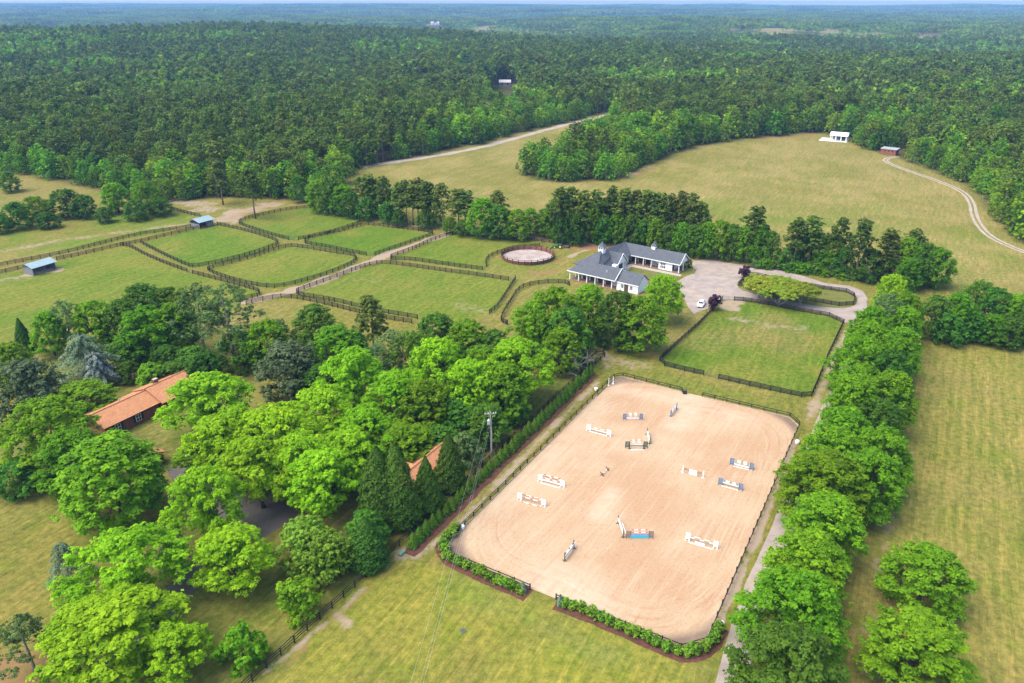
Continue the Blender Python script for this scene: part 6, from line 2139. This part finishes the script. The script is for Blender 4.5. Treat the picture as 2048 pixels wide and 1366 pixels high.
jump('white-panelled jump seen end-on with dark standards, right of the dark green double', (1299, 888), (1294, 869), DGREEN, 0, 1.5, [(0, 1.1, W, DGREEN, 5), (0, 0.75, W, None, 5)], [(0, 0.4, 0.45, W, (0.05, 0.95))])
jump('white winged jump with three brown-striped poles by the left fence', (1084, 963), (1121, 973), W, 0.7, 1.4, [(0.5, 1.2, W, BROWN, 5), (0.1, 1.15, W, BROWN, 2), (0, 0.8, W, BROWN, 5)], [(0, 0.4, 0.3, W, (0.0, 1.0))], (-0.6, W))
jump('white winged jump with red and brown poles, nearest the left fence', (1043, 1000), (1083, 1011), W, 0.7, 1.4, [(0, 1.15, W, BROWN, 2), (0.3, 1.0, W, BROWN, 5), (0, 0.7, W, RED, 5)], [], (-0.5, W, GOLD))
jump('jump with thin white standards, two brown poles and a white panel', (1365, 945), (1406, 956), W, 0, 1.5, [(0, 1.0, W, BROWN, 3), (0, 0.75, W, BROWN, 3)], [(0, 0.3, 0.5, W, (0.3, 0.7))])
jump('blue-winged jump with green and gold striped poles at the right', (1467, 930), (1499, 938), BLUE, 0.65, 1.45, [(0, 1.2, W, RED, 5), (0, 0.95, W, GRN, 5), (0, 0.7, W, GRN, 5)], [(0, 0.25, 0.3, W, (0.0, 1.0))], (-0.5, W))
jump('blue-winged jump with navy-striped poles, nearer of the two at the right', (1444, 970), (1477, 979), BLUE, 0.65, 1.4, [(0, 1.05, W, NAVY, 5), (0, 0.8, W, GRN, 5), (0, 0.55, W, None, 5)], [], (-0.4, W))
jump('long white poles between two dark standards seen end-on, beside the turquoise jump', (1246, 1075), (1236, 1047), DGREEN, 0, 1.6, [(0, 1.1, W, None, 5), (0, 0.7, W, None, 5)], [], (-0.7, W))
jump('dark winged jump with a turquoise panel and striped poles', (1261, 1076), (1297, 1076), GREYBR, 0.7, 1.4, [(0.5, 1.2, W, RED, 5), (0.1, 1.0, W, RED, 5), (-0.05, 0.75, BLUE, None, 5)], [(-0.1, 0.32, 0.6, TURQ, (0.0, 1.0))])
jump('white-panelled jump with dark green standards seen end-on near the front of the arena', (1129, 1122), (1147, 1097), DGREEN, 0, 1.6, [(0, 1.15, W, DGREEN, 5), (0, 0.8, W, None, 5)], [(0, 0.45, 0.5, W, (0.0, 1.2))])
jump('white winged jump with thin poles over a white box, front right of the arena', (1379, 1081), (1427, 1095), W, 0.6, 1.4, [(0, 0.95, W, GOLD, 5), (0, 0.65, GOLD, W, 5)], [(-0.5, 0.3, 0.5, W, (0.25, 0.65))], (-0.6, W))
# low cavaletti with crossed ends
ca, cb = P(1204, 952), P(1215, 941)
d = cb - ca
cl2 = float(np.linalg.norm(d))
cav = root('cavaletti', (ca[0], ca[1], 0.03), 'low striped pole with small black crossed ends in mid arena', 'jump', math.atan2(d[1], d[0]))
pole(cav, 0, cl2, 0, 0.38, W, RED, 5)
for x in (0, cl2):
    MB().bar((x, -0.35, 0.0), (x, 0.35, 0.7), 0.1).bar((x, 0.35, 0.0), (x, -0.35, 0.7), 0.1).build('cross', M['shutter'], cav)
for k, (u, v, lab) in enumerate(((1217, 771, 'left one of two spare white standards in the far left arena corner'), (1226, 768, 'right one of two spare white standards in the far left arena corner'))):
    x, y = P(u, v)
    s = root('spare_standard', (x, y, 0.03), lab, 'jump standard', 0.3 * k, 'spare white standards')
    stand(s, 0, W, 0, 1.8, 0, 'upright')
    MB().bar((0, -0.3, 0.1), (0, 0.0, 0.7), 0.07).bar((0, 0.3, 0.1), (0, 0.0, 0.7), 0.07).build('brace', W, s)

# white domed tubs outside the arena corners
for u, v, lab in ((1442, 1251, 'white domed tub at the near right arena corner'), (924, 1057, 'white domed tub at the near left arena corner'), (1594, 887, 'white domed tub at the far right arena corner'), (1192, 781, 'white domed tub at the far left arena corner')):
    x, y = P(u, v)
    t = root('domed_tub', (x, y, 0), lab, 'tub', 0, 'white tubs at the arena corners')
    MB().lathe([(0.36, 0), (0.42, 0.1), (0.42, 0.45), (0.4, 0.5)], n=14).build('tub', W, t, True)
    MB().lathe([(0.45, 0.47), (0.45, 0.54), (0.36, 0.68), (0.2, 0.77), (0.03, 0.8)], n=14).build('lid', W, t, True)
# black bin and green markers at the far gate
x, y = P(1369, 787)
b_ = root('black_bin', (x, y, 0), 'square black bin at the far arena gate', 'bin')
MB().box((0, 0, 0.35), (0.8, 0.8, 0.7)).build('body', M['shutter'], b_)
MB().box((0, 0, 0.73), (0.86, 0.86, 0.06)).build('rim', M['black'], b_)
MB().box((0, 0, 0.78), (0.45, 0.45, 0.05)).build('lid', M['darkmetal'], b_)
for u, v, lab in ((1357, 778, 'slim green marker post left of the far arena gate'), (1413, 792, 'slim green marker post right of the far arena gate')):
    x, y = P(u, v)
    g = root('marker_post', (x, y, 0), lab, 'post', 0, 'green marker posts')
    MB().tube([(0, 0, 0), (0, 0, 1.7)], 0.045, 6).build('pole', GRN, g)
    MB().lathe([(0.16, 0), (0.12, 0.08), (0.05, 0.2)], n=8).build('base', GRN, g)
    MB().box((0.05, 0, 1.3), (0.06, 0.25, 0.5)).build('plate', GRN, g)

# ================================================================ power pole and wires
px_, py_ = P(983, 912)
pole_ = root('power_pole', (px_, py_, 0), 'grey wooden power pole with transformer beside the small evergreen row', 'utility pole', 0.15)
PH = 9.6
MB().tube([(0, 0, -0.2), (0.05, 0, 5), (-0.15, 0, PH)], [0.19, 0.16, 0.12], 9).build('pole', M['polewood'], pole_)
MB().box((-0.1, 0, PH - 0.45), (2.2, 0.12, 0.14)).build('crossarm', M['polewood'], pole_)
for x in (-1.1, -0.5, 0.5, 0.9):
    MB().lathe([(0.05, 0), (0.07, 0.08), (0.05, 0.14), (0.06, 0.2), (0.02, 0.26)], (x, 0, PH - 0.38), 8).build('insulator', M['white'], pole_)
tr = MB().lathe([(0.26, 0), (0.3, 0.06), (0.3, 0.85), (0.25, 0.95), (0.1, 1.0)], (-0.45, -0.1, PH - 2.6), 12).build('transformer', M['metalgrey'], pole_)
MB().lathe([(0.05, 0), (0.07, 0.1), (0.03, 0.22)], (-0.45, -0.1, PH - 1.6), 8).build('bushing', M['white'], tr)
MB().bar((0, 0, PH - 2.0), (-0.3, -0.05, PH - 2.0), 0.08).build('bracket', M['metalgrey'], pole_)
ex, ey = P(824, 1420, 7.0)
for k, (dx, dz) in enumerate(((-0.9, 0), (0.5, -0.1), (-0.1, -1.6))):
    a = Vector((px_ + dx, py_, PH - 0.2 + dz))
    b = Vector((ex + dx * 1.0, ey, 7.4 + dz * 0.6))
    pts = [a.lerp(b, t) - Vector((0, 0, 1.3 * 4 * t * (1 - t) * 0.5)) for t in np.linspace(0, 1, 15)]
    MB().tube(pts, 0.008, 4).build('power_line', M['metalgrey'], label='thin wire sagging from the power pole towards the front field, %s' % ('left strand', 'right strand', 'lowest strand')[k], cat='wire', group='wires of the power pole')
x, y = P(926, 1262)
mh = root('drain_cover', (x, y, 0), 'small square grey drain cover in the front field', 'drain cover', 0.6)
MB().box((0, 0, 0.02), (0.75, 0.75, 0.1)).build('frame', M['asphalt'], mh)
MB().box((0, 0, 0.06), (0.5, 0.5, 0.06)).build('lid', M['darkmetal'], mh)
x, y = P(804, 1108)
ub = root('utility_box', (x, y, 0), 'low green utility box at the end of the evergreen row', 'utility box', R(60))
M['boxgreen'] = plain('box_green', (0.13, 0.2, 0.13), 0.6, 0.3)
MB().box((0, 0, 0.18), (1.3, 0.6, 0.36)).build('body', M['boxgreen'], ub)
MB().hexa([(-0.68, -0.33, 0.37), (0.68, -0.33, 0.37), (0.68, 0.33, 0.37), (-0.68, 0.33, 0.37), (-0.6, -0.28, 0.46), (0.6, -0.28, 0.46), (0.6, 0.28, 0.46), (-0.6, 0.28, 0.46)]).build('lid', M['boxgreen'], ub)

# ================================================================ white car
def loft(stations, closed=True):
    """stations: list of rings (same count) of 3d points"""
    mb = MB()
    n = len(stations[0])
    for r_ in stations:
        mb.v += [tuple(map(float, p)) for p in r_]
    for i in range(len(stations) - 1):
        for k in range(n):
            a, b = i * n + k, i * n + (k + 1) % n
            mb.f.append((a, b, b + n, a + n))
    mb.f.append(tuple(reversed(range(n))))
    e = (len(stations) - 1) * n
    mb.f.append(tuple(range(e, e + n)))
    return mb


cxy = P(1402, 611)
car = root('car', (cxy[0], cxy[1], 0.012), 'white sedan parked on the gravel yard beside the purple tree', 'car', R(-114))
M['carpaint'] = plain('white_car_paint', (0.72, 0.72, 0.73), 0.25, 0.6, 0.03)


def ring(x, w, zb, zs, zt, wt):
    return [(x, -w * 0.9, zb), (x, w * 0.9, zb), (x, w, zb + 0.14), (x, w, zs), (x, wt, zt), (x, -wt, zt), (x, -w, zs), (x, -w, zb + 0.14)]


body = [ring(-2.3, 0.72, 0.35, 0.66, 0.82, 0.6), ring(-2.15, 0.84, 0.25, 0.78, 0.98, 0.72), ring(-1.4, 0.9, 0.22, 0.84, 1.02, 0.78), ring(-0.5, 0.91, 0.22, 0.84, 0.99, 0.8), ring(0.75, 0.91, 0.22, 0.82, 0.95, 0.8), ring(1.5, 0.89, 0.22, 0.76, 0.88, 0.76), ring(2.05, 0.82, 0.25, 0.66, 0.76, 0.66), ring(2.3, 0.66, 0.32, 0.52, 0.62, 0.5)]
loft(body).build('body', M['carpaint'], car, True)
cab = [[(-1.85, -0.66, 0.97), (-1.85, 0.66, 0.97), (-1.8, 0.62, 1.0), (-1.8, -0.62, 1.0)], [(-1.1, -0.76, 0.98), (-1.1, 0.76, 0.98), (-1.05, 0.6, 1.38), (-1.05, -0.6, 1.38)], [(0.1, -0.78, 0.96), (0.1, 0.78, 0.96), (0.05, 0.6, 1.45), (0.05, -0.6, 1.45)], [(1.15, -0.74, 0.9), (1.15, 0.74, 0.9), (0.45, 0.58, 1.36), (0.45, -0.58, 1.36)]]
loft(cab).build('window_glass', M['glass'], car)
MB().hexa([(-1.15, -0.58, 1.37), (0.45, -0.57, 1.36), (0.45, 0.57, 1.36), (-1.15, 0.58, 1.37), (-1.0, -0.52, 1.44), (0.2, -0.52, 1.48), (0.2, 0.52, 1.48), (-1.0, 0.52, 1.44)]).build('roof', M['carpaint'], car)
for s_ in (-1, 1):
    MB().bar((1.15, s_ * 0.73, 0.9), (0.42, s_ * 0.59, 1.38), 0.07).bar((-1.85, s_ * 0.65, 0.98), (-1.08, s_ * 0.6, 1.4), 0.08).bar((-0.25, s_ * 0.79, 0.95), (-0.3, s_ * 0.61, 1.43), 0.07).build('pillar', M['carpaint'], car)
    MB().box((0.85, s_ * 0.98, 1.0), (0.16, 0.18, 0.13)).build('mirror', M['carpaint'], car)
    MB().hexa([(2.05, s_ * 0.5, 0.6), (2.22, s_ * 0.5, 0.58), (2.1, s_ * 0.78, 0.58), (1.9, s_ * 0.84, 0.62), (2.0, s_ * 0.5, 0.74), (2.15, s_ * 0.5, 0.7), (2.02, s_ * 0.76, 0.7), (1.85, s_ * 0.82, 0.74)]).build('headlight', M['glass'], car)
    for x in (-1.38, 1.42):
        wv = MB()
        prof = [(-0.1, 0.29), (-0.08, 0.33), (0.08, 0.33), (0.1, 0.29)]
        for yy, rr2 in prof:
            for k in range(14):
                a = 2 * math.pi * k / 14
                wv.v.append((x + rr2 * math.cos(a), s_ * 0.82 + yy, 0.33 + rr2 * math.sin(a)))
        for i in range(3):
            for k in range(14):
                a, b = i * 14 + k, i * 14 + (k + 1) % 14
                wv.f.append((a, b, b + 14, a + 14))
        wv.f += [tuple(range(14)), tuple(range(42, 56))]
        wh = wv.build('wheel', M['tyre'], car)
        MB().tube([(x, s_ * 0.91, 0.33), (x, s_ * 0.935, 0.33)], 0.2, 10).build('rim', M['metalgrey'], wh)
MB().box((2.27, 0, 0.45), (0.08, 0.9, 0.14)).build('grille', M['shutter'], car)

# ================================================================ green tractor with mower
txy = P(1117, 496)
trc = root('tractor', (txy[0], txy[1], 0), 'green tractor with yellow wheels parked between the round pen and the woods', 'tractor', R(172))
TG, TY = pmat('tractor_green', (0.035, 0.17, 0.04)), pmat('tractor_yellow', (0.75, 0.62, 0.22))
MB().hexa([(0.3, -0.35, 0.75), (1.9, -0.3, 0.7), (1.9, 0.3, 0.7), (0.3, 0.35, 0.75), (0.3, -0.32, 1.35), (1.85, -0.26, 1.2), (1.85, 0.26, 1.2), (0.3, 0.32, 1.35)]).build('hood', TG, trc)
MB().box((0.1, 0, 0.65), (2.6, 0.4, 0.4)).build('chassis', M['darkmetal'], trc)
for s_ in (-1, 1):
    MB().box((-0.55, s_ * 0.62, 1.3), (1.2, 0.35, 0.12)).build('fender', TG, trc)
    for x, r_, w_ in ((-0.6, 0.65, 0.36), (1.35, 0.42, 0.26)):
        wh = MB().tube([(x, s_ * (0.62 - w_ / 2 + 0.05), r_), (x, s_ * (0.62 + w_ / 2 + 0.05), r_)], r_, 16).build('wheel', M['tyre'], trc)
        MB().tube([(x, s_ * (0.6 + w_ / 2), r_), (x, s_ * (0.68 + w_ / 2 + 0.02), r_)], r_ * 0.55, 12).build('rim', TY, wh)
MB().box((-0.6, 0, 1.3), (0.5, 0.5, 0.12)).box((-0.85, 0, 1.6), (0.1, 0.5, 0.5)).build('seat', M['shutter'], trc)
MB().tube([(-1.0, -0.5, 1.0), (-1.0, -0.5, 2.3), (-1.0, 0.5, 2.3), (-1.0, 0.5, 1.0)], 0.05, 6).build('roll_bar', M['darkmetal'], trc)
MB().tube([(0.1, 0, 1.2), (-0.15, 0, 1.62)], 0.04, 6).tube([(-0.15, -0.2, 1.6), (-0.15, 0.2, 1.66)], 0.03, 6).build('steering_wheel', M['shutter'], trc)
MB().bar((0.6, -0.5, 0.9), (2.3, -0.5, 0.5), 0.1).bar((0.6, 0.5, 0.9), (2.3, 0.5, 0.5), 0.1).build('loader_arm', TG, trc)
MB().hexa([(2.25, -0.8, 0.15), (2.9, -0.8, 0.1), (2.9, 0.8, 0.1), (2.25, 0.8, 0.15), (2.2, -0.8, 0.7), (2.35, -0.8, 0.75), (2.35, 0.8, 0.75), (2.2, 0.8, 0.7)]).build('bucket', TG, trc)
txy2 = P(1133, 495)
mo = root('drag_mower', (txy2[0], txy2[1], 0), 'dark towed mower behind the green tractor', 'mower', R(172))
MB().hexa([(-1.0, -0.9, 0.25), (1.0, -0.9, 0.25), (1.0, 0.9, 0.25), (-1.0, 0.9, 0.25), (-0.8, -0.75, 0.75), (0.8, -0.75, 0.75), (0.8, 0.75, 0.75), (-0.8, 0.75, 0.75)]).build('deck', M['darkmetal'], mo)
MB().tube([(-0.9, -1.0, 0.3), (-0.9, -0.8, 0.3)], 0.3, 10).tube([(-0.9, 0.8, 0.3), (-0.9, 1.0, 0.3)], 0.3, 10).build('wheel', M['tyre'], mo)
MB().bar((0.9, 0, 0.5), (1.9, 0, 0.6), 0.12).build('tow_bar', M['darkmetal'], mo)

# ================================================================ haze
m = bpy.data.materials.new('haze_air')
m.use_nodes = True
nt = m.node_tree
for n in list(nt.nodes):
    nt.nodes.remove(n)
out = nt.nodes.new('ShaderNodeOutputMaterial')
pv = nt.nodes.new('ShaderNodeVolumePrincipled')
pv.inputs['Color'].default_value = (0.25, 0.47, 0.86, 1)
pv.inputs['Density'].default_value = 0.0001
pv.inputs['Anisotropy'].default_value = 0.0
L(nt, pv.outputs[0], out.inputs['Volume'])
hz0, hz1 = float(gz.min()) - 2.0, 93.0
MB().box((0, 5450, (hz0 + hz1) / 2), (21600, 12000, hz1 - hz0)).build('haze', m, kind='stuff')
print('TERRAIN', gz.min(), gz.max())
